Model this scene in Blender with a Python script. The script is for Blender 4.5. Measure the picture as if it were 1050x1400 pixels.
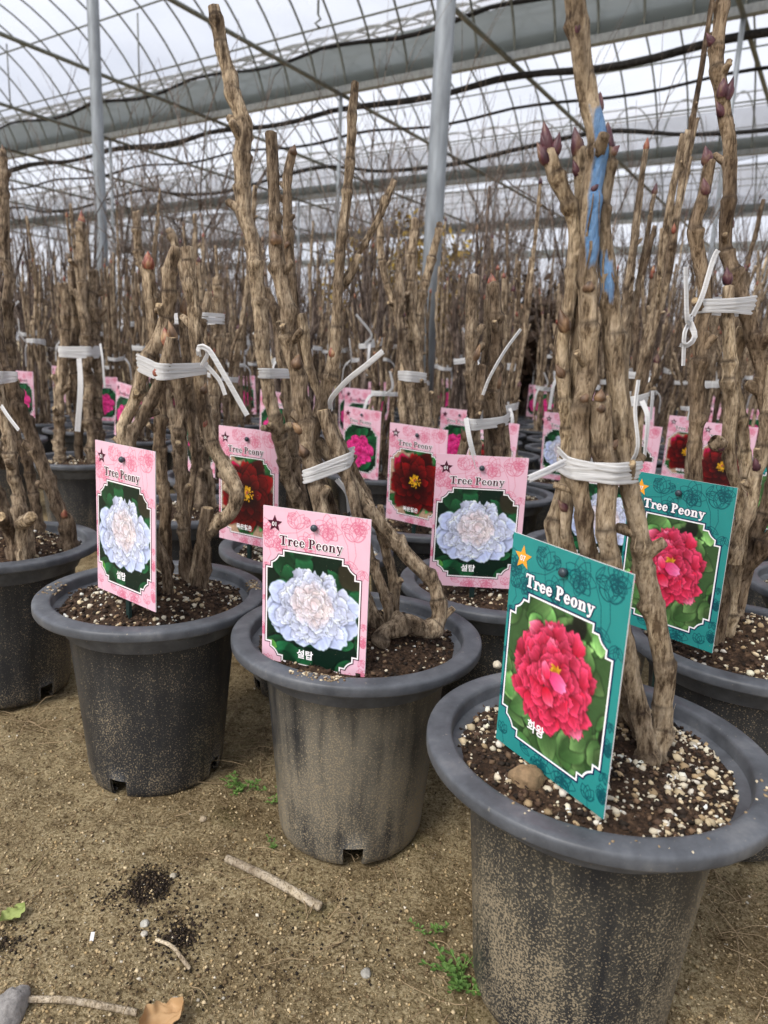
import bpy, math, random
import numpy as np
from mathutils import Matrix, Vector

for o in list(bpy.data.objects):
    bpy.data.objects.remove(o, do_unlink=True)
SC = bpy.context.scene
COL = SC.collection
R = math.radians

# ------------------------------------------------------------------ camera
F_PX, PITCH, ROLL, CAM_H = 965.65, 0.2161, 0.0463, 0.6617
_fw = np.array([0, math.cos(PITCH), -math.sin(PITCH)])
_r = np.array([1.0, 0, 0]); _u = np.cross(_r, _fw)
_r2 = math.cos(ROLL) * _r + math.sin(ROLL) * _u
_u2 = -math.sin(ROLL) * _r + math.cos(ROLL) * _u
cd = bpy.data.cameras.new('camera')
cam = bpy.data.objects.new('camera', cd); COL.objects.link(cam)
cam.matrix_world = Matrix(((_r2[0], _u2[0], -_fw[0], 0), (_r2[1], _u2[1], -_fw[1], 0), (_r2[2], _u2[2], -_fw[2], CAM_H), (0, 0, 0, 1)))
cd.sensor_fit = 'VERTICAL'; cd.sensor_height = 34.6; cd.sensor_width = 26.0
cd.lens = F_PX / 1400 * 34.6
cd.clip_start = 0.02; cd.clip_end = 3000
cd.dof.use_dof = True; cd.dof.focus_distance = 0.86; cd.dof.aperture_fstop = 7.0
SC.camera = cam

# ------------------------------------------------------------------ world, sun, exposure
SUN_EL, SUN_AZ = R(48), R(-138)          # azimuth measured from +Y towards +X
w = bpy.data.worlds.new('World'); SC.world = w; w.use_nodes = True
nt = w.node_tree; nt.nodes.clear()
wo = nt.nodes.new('ShaderNodeOutputWorld'); bg = nt.nodes.new('ShaderNodeBackground')
sky = nt.nodes.new('ShaderNodeTexSky'); sky.sky_type = 'NISHITA'; sky.sun_disc = False
sky.sun_elevation = SUN_EL; sky.sun_rotation = SUN_AZ
sky.air_density = 1.0; sky.dust_density = 4.0; sky.ozone_density = 1.5
hs = nt.nodes.new('ShaderNodeHueSaturation'); hs.inputs['Saturation'].default_value = 0.32
# thin cloud cover: soft brightness variation over the whole sky
tc = nt.nodes.new('ShaderNodeTexCoord'); mp = nt.nodes.new('ShaderNodeMapping'); mp.inputs['Scale'].default_value = (1, 1, 3.0)
nz = nt.nodes.new('ShaderNodeTexNoise'); nz.inputs['Scale'].default_value = 2.2; nz.inputs['Detail'].default_value = 5
rp = nt.nodes.new('ShaderNodeValToRGB'); rp.color_ramp.elements[0].position = .3; rp.color_ramp.elements[0].color = (.74, .76, .82, 1)
rp.color_ramp.elements[1].position = .7; rp.color_ramp.elements[1].color = (1.2, 1.19, 1.17, 1)
mx = nt.nodes.new('ShaderNodeMix'); mx.data_type = 'RGBA'; mx.blend_type = 'MULTIPLY'; mx.inputs[0].default_value = 1
# overcast: blend the clear sky with an even grey-white veil
ov = nt.nodes.new('ShaderNodeMix'); ov.data_type = 'RGBA'; ov.inputs[0].default_value = .75
ov.inputs[7].default_value = (8.0, 8.3, 9.0, 1)
L = nt.links.new
L(sky.outputs[0], hs.inputs['Color']); L(hs.outputs[0], ov.inputs[6]); L(tc.outputs['Generated'], mp.inputs[0]); L(mp.outputs[0], nz.inputs['Vector'])
L(nz.outputs[0], rp.inputs[0]); L(ov.outputs[2], mx.inputs[6]); L(rp.outputs[0], mx.inputs[7]); L(mx.outputs[2], bg.inputs[0]); L(bg.outputs[0], wo.inputs[0])
bg.inputs[1].default_value = 0.068
sl = bpy.data.lights.new('sun', 'SUN'); sl.energy = 1.5; sl.angle = R(26); sl.color = (1, .95, .87)
so = bpy.data.objects.new('sun', sl); COL.objects.link(so)
_sd = Vector((math.sin(SUN_AZ) * math.cos(SUN_EL), math.cos(SUN_AZ) * math.cos(SUN_EL), math.sin(SUN_EL)))
so.rotation_euler = _sd.to_track_quat('Z', 'Y').to_euler(); so.location = (-10, -10, 14)
SC.view_settings.view_transform = 'Standard'; SC.view_settings.look = 'None'
SC.view_settings.exposure = 1.03; SC.view_settings.gamma = 1; SC.view_settings.use_curve_mapping = False
SC.render.engine = 'CYCLES'
SC.cycles.use_denoising = True
SC.cycles.max_bounces = 6; SC.cycles.diffuse_bounces = 3; SC.cycles.glossy_bounces = 3; SC.cycles.transparent_max_bounces = 24
SC.cycles.sample_clamp_indirect = 6; SC.cycles.adaptive_threshold = .02

# ------------------------------------------------------------------ helpers
RNG = np.random.default_rng(11)
def W(px, py, Y):
    """world point at world depth Y on the line of sight of a place measured in the photograph"""
    d = (px - 525) / F_PX * _r2 - (py - 700) / F_PX * _u2 + _fw
    return d * (Y / d[1]) + np.array([0, 0, CAM_H])
def WZ(px, py, z):
    d = (px - 525) / F_PX * _r2 - (py - 700) / F_PX * _u2 + _fw
    return d * ((z - CAM_H) / d[2]) + np.array([0, 0, CAM_H])

def _hash(ix, iy, iz, seed):
    h = (ix * 374761393 + iy * 668265263 + iz * 2147483647 + seed * 974634777) & 0xFFFFFFFF
    h = ((h ^ (h >> 13)) * 1274126177) & 0xFFFFFFFF
    return ((h ^ (h >> 16)) & 0xFFFF) / 65535.0
def noise(P, seed=0):
    """value noise 0..1 at points P (...,3)"""
    P = np.asarray(P, float); i = np.floor(P).astype(np.int64); f = P - i; f = f * f * (3 - 2 * f)
    out = 0
    for dx in (0, 1):
        for dy in (0, 1):
            for dz in (0, 1):
                wgt = (f[..., 0] if dx else 1 - f[..., 0]) * (f[..., 1] if dy else 1 - f[..., 1]) * (f[..., 2] if dz else 1 - f[..., 2])
                out = out + wgt * _hash(i[..., 0] + dx, i[..., 1] + dy, i[..., 2] + dz, seed)
    return out
def fbm(P, seed=0, o=3):
    P = np.asarray(P, float); s = 0; a = .5
    for k in range(o):
        s = s + a * noise(P * 2 ** k, seed + k * 7); a *= .5
    return s / (1 - .5 ** o)
def n2(x, y, seed=0, o=1):
    x, y = np.broadcast_arrays(np.asarray(x, float), np.asarray(y, float))
    return fbm(np.stack([x, y, 0 * x + .37], -1), seed, o)

def mesh(name, V, F, mats=(), smooth=True, mi=None, col=None):
    me = bpy.data.meshes.new(name)
    V = np.asarray(V, float)
    if isinstance(F, np.ndarray) and F.ndim == 2:
        n, k = F.shape
        me.vertices.add(len(V)); me.vertices.foreach_set('co', V.astype(np.float32).ravel())
        me.loops.add(n * k); me.loops.foreach_set('vertex_index', F.astype(np.int32).ravel())
        me.polygons.add(n); me.polygons.foreach_set('loop_start', (np.arange(n) * k).astype(np.int32))
        me.update(calc_edges=True)
    else:
        me.from_pydata([tuple(v) for v in V], [], [tuple(int(i) for i in f) for f in F])
    for m in mats: me.materials.append(m)
    if smooth: me.polygons.foreach_set('use_smooth', np.ones(len(me.polygons), bool))
    if mi is not None: me.polygons.foreach_set('material_index', np.asarray(mi, np.int32))
    if col is not None:
        a = me.color_attributes.new('Col', 'FLOAT_COLOR', 'POINT')
        c = np.ones((len(V), 4), np.float32); c[:, :col.shape[1]] = col
        a.data.foreach_set('color', c.ravel())
    me.update()
    return me
def obj(name, me, parent=None, loc=(0, 0, 0), rot=None):
    o = bpy.data.objects.new(name, me); COL.objects.link(o)
    o.location = loc
    if rot is not None: o.rotation_euler = rot
    o.parent = parent
    return o
def tag(o, label=None, cat=None, group=None, kind=None):
    for k, v in (('label', label), ('category', cat), ('group', group), ('kind', kind)):
        if v: o[k] = v
    return o
def thing(name, label, cat, loc=(0, 0, 0), rotz=0, group=None):
    o = bpy.data.objects.new(name, None); COL.objects.link(o); o.empty_display_size = .05
    o.location = loc; o.rotation_euler = (0, 0, rotz)
    return tag(o, label, cat, group)
def copy_tree(o, parent=None):
    c = o.copy(); COL.objects.link(c); c.parent = parent
    if o.name not in KIDS: KIDS[o.name] = list(o.children)
    for ch in KIDS[o.name]: copy_tree(ch, c)
    return c
KIDS = {}

class MB:
    """collects pieces into one mesh"""
    def __init__(s): s.V = []; s.F = []; s.M = []; s.C = []; s.n = 0
    def add(s, V, F, m=0, c=None):
        V = np.asarray(V, float)
        s.V.append(V); s.F += [tuple(int(i) + s.n for i in f) for f in F]; s.M += list(m) if hasattr(m, '__len__') else [m] * len(F)
        s.C.append(np.zeros((len(V), 3)) + (c if c is not None else 0)); s.n += len(V)
    def build(s, name, mats, parent=None, loc=(0, 0, 0), smooth=True, rot=None, color=False):
        me = mesh(name, np.concatenate(s.V), s.F, mats, smooth, s.M, np.concatenate(s.C) if color else None)
        return obj(name, me, parent, loc, rot)
def grid_faces(nu, nv, closed_v=False, off=0):
    """faces of a nu x nv vertex grid, v fastest"""
    F = []
    for i in range(nu - 1):
        for j in range(nv if closed_v else nv - 1):
            k = (j + 1) % nv
            F.append((off + i * nv + j, off + i * nv + k, off + (i + 1) * nv + k, off + (i + 1) * nv + j))
    return F
def gf_np(nu, nv):
    i, j = np.meshgrid(np.arange(nu - 1), np.arange(nv - 1), indexing='ij'); a = (i * nv + j).ravel()
    return np.stack([a, a + 1, a + nv + 1, a + nv], 1)
def catmull(P, step):
    P = np.asarray(P, float)
    if len(P) == 2: P = np.stack([P[0], (P[0] + P[1]) / 2, P[1]])
    Q = np.vstack([2 * P[0] - P[1], P, 2 * P[-1] - P[-2]]); out = []
    for i in range(1, len(Q) - 2):
        p0, p1, p2, p3 = Q[i - 1:i + 3]; n = max(2, int(np.linalg.norm((p2 - p1)[:3]) / step))
        t = np.linspace(0, 1, n, endpoint=False)[:, None]
        out.append(.5 * (2 * p1 + (p2 - p0) * t + (2 * p0 - 5 * p1 + 4 * p2 - p3) * t ** 2 + (3 * p1 - p0 - 3 * p2 + p3) * t ** 3))
    return np.vstack(out + [P[-1:]])
def frames(P):
    T = np.gradient(P, axis=0); T /= np.linalg.norm(T, axis=1)[:, None] + 1e-12
    a = np.array([0, 0, 1.0]) if abs(T[0][2]) < .8 else np.array([0, 1.0, 0])
    N = np.zeros_like(P); n = np.cross(T[0], a); N[0] = n / np.linalg.norm(n)
    for i in range(1, len(P)):
        n = N[i - 1] - T[i] * (N[i - 1] @ T[i]); N[i] = n / (np.linalg.norm(n) + 1e-12)
    return T, N, np.cross(T, N)
def tube(P, r, ns=8, cap=True):
    P = np.asarray(P, float); r = np.zeros(len(P)) + r; T, N, B = frames(P)
    a = np.arange(ns) * 2 * math.pi / ns
    V = P[:, None] + r[:, None, None] * (np.cos(a)[None, :, None] * N[:, None] + np.sin(a)[None, :, None] * B[:, None])
    V = V.reshape(-1, 3); F = grid_faces(len(P), ns, True)
    if cap:
        F.append(tuple(range(ns))[::-1]); F.append(tuple(range((len(P) - 1) * ns, len(P) * ns)))
    return V, F
def box(c, s, ax=None):
    c = np.asarray(c, float); s = np.asarray(s, float) / 2
    L_ = np.array([[x, y, z] for x in (-1, 1) for y in (-1, 1) for z in (-1, 1)]) * s
    if ax is not None: L_ = L_ @ np.asarray(ax)
    return L_ + c, [(0, 1, 3, 2), (4, 6, 7, 5), (0, 4, 5, 1), (2, 3, 7, 6), (0, 2, 6, 4), (1, 5, 7, 3)]

# ------------------------------------------------------------------ materials
def mat(name):
    m = bpy.data.materials.new(name); m.use_nodes = True
    t = m.node_tree; b = t.nodes['Principled BSDF']
    return m, t, b
def nd(t, typ, **kw):
    n = t.nodes.new(typ)
    for k, v in kw.items():
        if k in n.inputs: n.inputs[k].default_value = v
        else: setattr(n, k, v)
    return n
def ramp(t, stops):
    n = t.nodes.new('ShaderNodeValToRGB'); e = n.color_ramp.elements
    while len(e) < len(stops): e.new(.5)
    for el, (p, c) in zip(e, stops): el.position = p; el.color = (*c, 1) if len(c) == 3 else c
    return n
def coords(t, scale=(1, 1, 1), rnd=True):
    tc = nd(t, 'ShaderNodeTexCoord'); mp = nd(t, 'ShaderNodeMapping'); mp.inputs['Scale'].default_value = scale
    if rnd:
        oi = nd(t, 'ShaderNodeObjectInfo'); ad = nd(t, 'ShaderNodeVectorMath', operation='MULTIPLY_ADD')
        cb = nd(t, 'ShaderNodeCombineXYZ')
        for k in range(3): t.links.new(oi.outputs['Random'], cb.inputs[k])
        t.links.new(cb.outputs[0], ad.inputs[0]); ad.inputs[1].default_value = (7.3, 3.1, 9.7); t.links.new(tc.outputs['Object'], ad.inputs[2])
        t.links.new(ad.outputs[0], mp.inputs[0])
    else: t.links.new(tc.outputs['Object'], mp.inputs[0])
    return mp.outputs[0]
def mixc(t, fac, a, b, mode='MIX'):
    n = nd(t, 'ShaderNodeMix', data_type='RGBA', blend_type=mode)
    for s, v in ((0, fac), (6, a), (7, b)):
        if hasattr(v, 'links') or hasattr(v, 'is_linked'): t.links.new(v, n.inputs[s])
        else: n.inputs[s].default_value = v if s == 0 else ((*v, 1) if len(v) == 3 else v)
    return n.outputs[2]
def bump(t, b, h, strength=.5, dist=.01):
    n = nd(t, 'ShaderNodeBump', Strength=strength, Distance=dist); t.links.new(h, n.inputs['Height']); t.links.new(n.outputs[0], b.inputs['Normal'])
def plain(name, c, rough=.6, spec=.3, metal=0):
    m, t, b = mat(name); b.inputs['Base Color'].default_value = (*c, 1); b.inputs['Roughness'].default_value = rough
    b.inputs['Specular IOR Level'].default_value = spec; b.inputs['Metallic'].default_value = metal
    return m
def printed(name, rough=.38):
    m, t, b = mat(name); a = nd(t, 'ShaderNodeVertexColor', layer_name='Col'); t.links.new(a.outputs[0], b.inputs['Base Color'])
    b.inputs['Roughness'].default_value = rough; b.inputs['Specular IOR Level'].default_value = .35
    return m

def bark_material(name, dark, mid, light, paint=False):
    m, t, b = mat(name); l = t.links.new
    v = coords(t, (120, 120, 34)); n1 = nd(t, 'ShaderNodeTexNoise', Scale=1.0, Detail=8.0, Roughness=.72); l(v, n1.inputs['Vector'])
    v2 = coords(t, (22, 22, 13)); n2_ = nd(t, 'ShaderNodeTexNoise', Scale=1.0, Detail=4.0); l(v2, n2_.inputs['Vector'])
    v3 = coords(t, (420, 420, 110)); n3 = nd(t, 'ShaderNodeTexNoise', Scale=1.0, Detail=3.0); l(v3, n3.inputs['Vector'])
    r1 = ramp(t, [(.38, dark), (.47, mid), (.62, light)]); l(n1.outputs[0], r1.inputs[0])
    r2 = ramp(t, [(.34, (.42, .36, .31)), (.47, (.9, .86, .82)), (.62, (1.28, 1.24, 1.17))]); l(n2_.outputs[0], r2.inputs[0])
    c = mixc(t, .85, r1.outputs[0], r2.outputs[0], 'MULTIPLY')
    r3 = ramp(t, [(.32, (.34, .31, .29)), (.47, (1, 1, 1))]); l(n3.outputs[0], r3.inputs[0])
    c = mixc(t, .8, c, r3.outputs[0], 'MULTIPLY')
    oi = nd(t, 'ShaderNodeObjectInfo'); r4 = ramp(t, [(0, (.55, .49, .45)), (.5, (.95, .92, .88)), (1, (1.3, 1.26, 1.18))]); l(oi.outputs['Random'], r4.inputs[0])
    c = mixc(t, 1.0, c, r4.outputs[0], 'MULTIPLY')
    # Col.r = swollen node and scar wood (dark), Col.g = blue paint daubed on the bark
    a = nd(t, 'ShaderNodeVertexColor', layer_name='Col'); sp = nd(t, 'ShaderNodeSeparateColor'); l(a.outputs[0], sp.inputs[0])
    c = mixc(t, sp.outputs[0], c, (.045, .029, .02))
    if paint:
        mul = nd(t, 'ShaderNodeMath', operation='MULTIPLY_ADD'); l(n1.outputs[0], mul.inputs[0]); mul.inputs[1].default_value = 1.0; l(sp.outputs[1], mul.inputs[2])
        rr = ramp(t, [(.66, (0, 0, 0)), (.84, (.5, .5, .5)), (1.05, (.85, .85, .85))]); sb = nd(t, 'ShaderNodeMath', operation='SUBTRACT'); l(mul.outputs[0], sb.inputs[0]); sb.inputs[1].default_value = .3
        l(sb.outputs[0], rr.inputs[0]); c = mixc(t, rr.outputs[0], c, mixc(t, n3.outputs[0], (.04, .20, .52), (.26, .48, .78)))
    l(c, b.inputs['Base Color']); b.inputs['Roughness'].default_value = .8; b.inputs['Specular IOR Level'].default_value = .22
    ad = nd(t, 'ShaderNodeMath', operation='MULTIPLY_ADD'); l(n3.outputs[0], ad.inputs[0]); ad.inputs[1].default_value = .5; l(n1.outputs[0], ad.inputs[2])
    bump(t, b, ad.outputs[0], 1.0, .007)
    return m
M_BARK = bark_material('grey_brown_bark', (.075, .055, .038), (.27, .212, .155), (.54, .455, .355))
M_BARKP = bark_material('pale_bark_with_blue_paint', (.13, .092, .06), (.41, .33, .235), (.66, .56, .435), True)
M_BARKD = bark_material('dark_twig_bark', (.055, .042, .038), (.17, .138, .125), (.34, .29, .265))
def wood_cut():
    m, t, b = mat('cut_wood'); v = coords(t, (220, 220, 220)); n = nd(t, 'ShaderNodeTexNoise', Scale=1.0, Detail=4.0); t.links.new(v, n.inputs['Vector'])
    r = ramp(t, [(.35, (.13, .085, .045)), (.6, (.46, .34, .2))]); t.links.new(n.outputs[0], r.inputs[0]); t.links.new(r.outputs[0], b.inputs['Base Color']); b.inputs['Roughness'].default_value = .85
    return m
M_CUT = wood_cut()
def bud_mat(name, a, c_, d):
    m, t, b = mat(name); v = coords(t, (90, 90, 50)); n = nd(t, 'ShaderNodeTexNoise', Scale=1.0, Detail=4.0); t.links.new(v, n.inputs['Vector'])
    r = ramp(t, [(.32, a), (.52, c_), (.72, d)]); t.links.new(n.outputs[0], r.inputs[0]); t.links.new(r.outputs[0], b.inputs['Base Color']); b.inputs['Roughness'].default_value = .5
    return m
M_BUDP = bud_mat('purple_bud', (.035, .010, .018), (.105, .034, .045), (.24, .15, .09))
M_BUDR = bud_mat('red_bud', (.10, .045, .025), (.28, .075, .05), (.42, .27, .14))
M_BUDB = bud_mat('brown_bud', (.05, .028, .016), (.16, .09, .05), (.38, .24, .13))

def pot_mat(name, dust, speck, speck_scale, dust_amt, speck_patch=.30):
    m, t, b = mat(name); l = t.links.new
    v = coords(t, (1, 1, 1)); n1 = nd(t, 'ShaderNodeTexNoise', Scale=speck_scale, Detail=3.0, Roughness=.6); l(v, n1.inputs['Vector'])
    n2_ = nd(t, 'ShaderNodeTexNoise', Scale=9.0, Detail=5.0); l(v, n2_.inputs['Vector'])
    v3 = coords(t, (60, 60, 4)); n3 = nd(t, 'ShaderNodeTexNoise', Scale=1.0, Detail=4.0); l(v3, n3.inputs['Vector'])
    base = mixc(t, n3.outputs[0], (.014, .0155, .019), (.032, .0345, .040))
    dm = nd(t, 'ShaderNodeMath', operation='MULTIPLY_ADD'); l(n3.outputs[0], dm.inputs[0]); dm.inputs[1].default_value = .7; l(n2_.outputs[0], dm.inputs[2]); dm2 = nd(t, 'ShaderNodeMath', operation='SUBTRACT'); l(dm.outputs[0], dm2.inputs[0]); dm2.inputs[1].default_value = .35
    rd = ramp(t, [(.34, (0, 0, 0)), (.68, (dust_amt,) * 3)]); l(dm2.outputs[0], rd.inputs[0])
    c = mixc(t, rd.outputs[0], base, dust)
    # splashed soil: fine pale specks whose density follows the large noise
    sm = nd(t, 'ShaderNodeMath', operation='MULTIPLY_ADD'); l(n2_.outputs[0], sm.inputs[0]); sm.inputs[1].default_value = speck_patch; l(n1.outputs[0], sm.inputs[2])
    sx = nd(t, 'ShaderNodeSeparateXYZ'); tco = nd(t, 'ShaderNodeTexCoord'); l(tco.outputs['Object'], sx.inputs[0])
    mr = nd(t, 'ShaderNodeMapRange'); l(sx.outputs['Z'], mr.inputs[0]); mr.inputs[1].default_value = 0; mr.inputs[2].default_value = .2; mr.inputs[3].default_value = .07; mr.inputs[4].default_value = -.02
    sm2 = nd(t, 'ShaderNodeMath', operation='ADD'); l(sm.outputs[0], sm2.inputs[0]); l(mr.outputs[0], sm2.inputs[1])
    sm3 = nd(t, 'ShaderNodeMath', operation='MULTIPLY_ADD'); l(n3.outputs[0], sm3.inputs[0]); sm3.inputs[1].default_value = .16; l(sm2.outputs[0], sm3.inputs[2]); sm4 = nd(t, 'ShaderNodeMath', operation='SUBTRACT'); l(sm3.outputs[0], sm4.inputs[0]); sm4.inputs[1].default_value = .08
    rs = ramp(t, [(speck, (0, 0, 0)), (speck + .055, (1, 1, 1))]); l(sm4.outputs[0], rs.inputs[0])
    c = mixc(t, rs.outputs[0], c, (.30, .245, .165))
    l(c, b.inputs['Base Color'])
    rr = ramp(t, [(0, (.42,) * 3), (1, (.8,) * 3)]); l(rs.outputs[0], rr.inputs[0]); l(rr.outputs[0], b.inputs['Roughness'])
    b.inputs['Specular IOR Level'].default_value = .4
    bump(t, b, rs.outputs[0], .35, .0015)
    return m
M_POT_CLEAN = pot_mat('black_plastic_few_specks', (.07, .068, .065), .745, 480, .35)
M_POT_DUSTY = pot_mat('dusty_grey_plastic', (.19, .172, .138), .735, 480, .85)
M_POT_SPLASH = pot_mat('black_plastic_mud_splashed', (.11, .10, .075), .752, 480, .5, .40)
def rim_mat():
    m, t, b = mat('grey_black_rim_plastic'); l = t.links.new
    v = coords(t, (1, 1, 1)); n1 = nd(t, 'ShaderNodeTexNoise', Scale=22.0, Detail=6.0, Roughness=.65); l(v, n1.inputs['Vector'])
    n2_ = nd(t, 'ShaderNodeTexNoise', Scale=240.0, Detail=2.0); l(v, n2_.inputs['Vector'])
    r = ramp(t, [(.3, (.045, .049, .058)), (.55, (.092, .099, .114)), (.8, (.18, .185, .195))]); l(n1.outputs[0], r.inputs[0])
    rs = ramp(t, [(.70, (0, 0, 0)), (.78, (.6, .6, .6))]); l(n2_.outputs[0], rs.inputs[0])
    l(mixc(t, rs.outputs[0], r.outputs[0], (.33, .29, .22)), b.inputs['Base Color'])
    b.inputs['Roughness'].default_value = .48; b.inputs['Specular IOR Level'].default_value = .45
    bump(t, b, n1.outputs[0], .12, .002)
    return m
M_RIM = rim_mat()
def soil_mat():
    m, t, b = mat('dark_potting_soil'); l = t.links.new
    v = coords(t, (1, 1, 1)); n1 = nd(t, 'ShaderNodeTexNoise', Scale=110.0, Detail=6.0, Roughness=.7); l(v, n1.inputs['Vector'])
    r = ramp(t, [(.33, (.014, .009, .006)), (.53, (.065, .039, .025)), (.70, (.17, .105, .064))]); l(n1.outputs[0], r.inputs[0])
    l(r.outputs[0], b.inputs['Base Color']); b.inputs['Roughness'].default_value = .9; b.inputs['Specular IOR Level'].default_value = .2
    bump(t, b, n1.outputs[0], 1.0, .008)
    return m
M_SOIL = soil_mat()
M_TINT = printed('crumbs_by_colour', .85)
def ground_mat():
    m, t, b = mat('sandy_soil'); l = t.links.new
    v = coords(t, (1, 1, 1), False)
    n1 = nd(t, 'ShaderNodeTexNoise', Scale=240.0, Detail=6.0, Roughness=.8); l(v, n1.inputs['Vector'])
    n2_ = nd(t, 'ShaderNodeTexNoise', Scale=5.0, Detail=5.0, Roughness=.6); l(v, n2_.inputs['Vector'])
    n3 = nd(t, 'ShaderNodeTexNoise', Scale=38.0, Detail=4.0, Roughness=.7); l(v, n3.inputs['Vector'])
    r = ramp(t, [(.37, (.12, .088, .046)), (.48, (.42, .325, .185)), (.60, (.70, .58, .385))]); l(n1.outputs[0], r.inputs[0])
    r2 = ramp(t, [(.36, (.58, .53, .46)), (.5, (.95, .94, .9)), (.64, (1.16, 1.15, 1.1))]); l(n2_.outputs[0], r2.inputs[0])
    c = mixc(t, .9, r.outputs[0], r2.outputs[0], 'MULTIPLY')
    r3 = ramp(t, [(.36, (.5, .46, .42)), (.52, (1, 1, 1))]); l(n3.outputs[0], r3.inputs[0]); c = mixc(t, .85, c, r3.outputs[0], 'MULTIPLY')
    # faint green algae film in places
    n4 = nd(t, 'ShaderNodeTexNoise', Scale=7.0, Detail=4.0); v4 = coords(t, (1, 1.3, 1), False); l(v4, n4.inputs['Vector'])
    r4 = ramp(t, [(.60, (0, 0, 0)), (.75, (.45, .45, .45))]); l(n4.outputs[0], r4.inputs[0]); c = mixc(t, r4.outputs[0], c, (.13, .14, .045))
    # spilled dark potting soil, and the darker rings around the pot feet
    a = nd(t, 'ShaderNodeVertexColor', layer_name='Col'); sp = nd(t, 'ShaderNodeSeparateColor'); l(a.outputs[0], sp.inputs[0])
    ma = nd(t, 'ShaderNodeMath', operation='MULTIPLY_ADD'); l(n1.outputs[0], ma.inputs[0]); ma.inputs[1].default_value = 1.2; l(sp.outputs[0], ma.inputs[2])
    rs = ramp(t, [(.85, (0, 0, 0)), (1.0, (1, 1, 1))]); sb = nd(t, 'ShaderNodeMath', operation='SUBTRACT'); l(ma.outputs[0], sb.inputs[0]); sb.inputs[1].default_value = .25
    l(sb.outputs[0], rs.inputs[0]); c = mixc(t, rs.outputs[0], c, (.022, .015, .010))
    l(c, b.inputs['Base Color']); b.inputs['Roughness'].default_value = .92; b.inputs['Specular IOR Level'].default_value = .15
    ad = nd(t, 'ShaderNodeMath', operation='MULTIPLY_ADD'); l(n3.outputs[0], ad.inputs[0]); ad.inputs[1].default_value = 1.5; l(n1.outputs[0], ad.inputs[2])
    bump(t, b, ad.outputs[0], 1.0, .009)
    return m
M_GROUND = ground_mat()
def ribbon_mat():
    m, t, b = mat('white_plastic_tape'); l = t.links.new
    v = coords(t, (20, 20, 900)); n = nd(t, 'ShaderNodeTexNoise', Scale=1.0, Detail=3.0); l(v, n.inputs['Vector'])
    r = ramp(t, [(.3, (.68, .69, .71)), (.5, (.90, .90, .91))]); l(n.outputs[0], r.inputs[0]); l(r.outputs[0], b.inputs['Base Color'])
    b.inputs['Roughness'].default_value = .42; bump(t, b, n.outputs[0], .5, .001)
    tr = nd(t, 'ShaderNodeBsdfTranslucent'); tr.inputs[0].default_value = (.8, .8, .82, 1); mx = nd(t, 'ShaderNodeMixShader'); mx.inputs[0].default_value = .35
    out = t.nodes['Material Output']; l(b.outputs[0], mx.inputs[1]); l(tr.outputs[0], mx.inputs[2]); l(mx.outputs[0], out.inputs[0])
    return m
M_TAPE = ribbon_mat()
def film_mat(name, col, transp, rough=True):
    m, t, b = mat(name); t.nodes.remove(b); out = t.nodes['Material Output']
    tp = nd(t, 'ShaderNodeBsdfTransparent'); tp.inputs[0].default_value = (*col, 1)
    tl = nd(t, 'ShaderNodeBsdfTranslucent'); tl.inputs[0].default_value = (*col, 1)
    v = coords(t, (.6, .6, .6), False); n = nd(t, 'ShaderNodeTexNoise', Scale=1.0, Detail=4.0); t.links.new(v, n.inputs['Vector'])
    r = ramp(t, [(.3, (transp - .12,) * 3), (.7, (transp + .1,) * 3)]); t.links.new(n.outputs[0], r.inputs[0])
    mx = nd(t, 'ShaderNodeMixShader'); t.links.new(r.outputs[0], mx.inputs[0]); t.links.new(tl.outputs[0], mx.inputs[1]); t.links.new(tp.outputs[0], mx.inputs[2]); t.links.new(mx.outputs[0], out.inputs[0])
    return m
M_FILM = film_mat('greenhouse_film', (.97, .97, .98), .84)
M_SKIRT = film_mat('grey_gutter_sheet', (.34, .36, .34), .12)
def net_mat(dens):
    m, t, b = mat('black_shade_net'); b.inputs['Base Color'].default_value = (.03, .03, .032, 1); b.inputs['Roughness'].default_value = .8
    out = t.nodes['Material Output']; v = coords(t, (1, 1, 1), False)
    wv = nd(t, 'ShaderNodeTexWave', Scale=14.0, Distortion=1.5); t.links.new(v, wv.inputs['Vector'])
    n = nd(t, 'ShaderNodeTexNoise', Scale=1.3, Detail=5.0); t.links.new(v, n.inputs['Vector'])
    mu = nd(t, 'ShaderNodeMath', operation='MULTIPLY_ADD'); t.links.new(wv.outputs['Fac'], mu.inputs[0]); mu.inputs[1].default_value = .25; t.links.new(n.outputs[0], mu.inputs[2])
    r = ramp(t, [(.25, (dens + .2,) * 3), (.95, (dens - .15,) * 3)]); t.links.new(mu.outputs[0], r.inputs[0])
    tp = nd(t, 'ShaderNodeBsdfTransparent'); mx = nd(t, 'ShaderNodeMixShader'); t.links.new(r.outputs[0], mx.inputs[0]); t.links.new(tp.outputs[0], mx.inputs[1]); t.links.new(b.outputs[0], mx.inputs[2]); t.links.new(mx.outputs[0], out.inputs[0])
    return m
M_NET = net_mat(.30)
def steel_mat(name, c):
    m, t, b = mat(name); v = coords(t, (30, 30, 6)); n = nd(t, 'ShaderNodeTexNoise', Scale=1.0, Detail=5.0); t.links.new(v, n.inputs['Vector'])
    r = ramp(t, [(.3, tuple(x * .75 for x in c)), (.7, tuple(min(1, x * 1.2) for x in c))]); t.links.new(n.outputs[0], r.inputs[0]); t.links.new(r.outputs[0], b.inputs['Base Color'])
    b.inputs['Roughness'].default_value = .5; b.inputs['Metallic'].default_value = .35
    return m
M_STEEL = steel_mat('galvanised_steel', (.32, .35, .38))
M_HOOP = steel_mat('weathered_green_grey_steel', (.17, .18, .16))
M_ROLL = bark_material('rolled_black_net', (.006, .006, .007), (.016, .016, .018), (.045, .046, .05))
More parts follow.
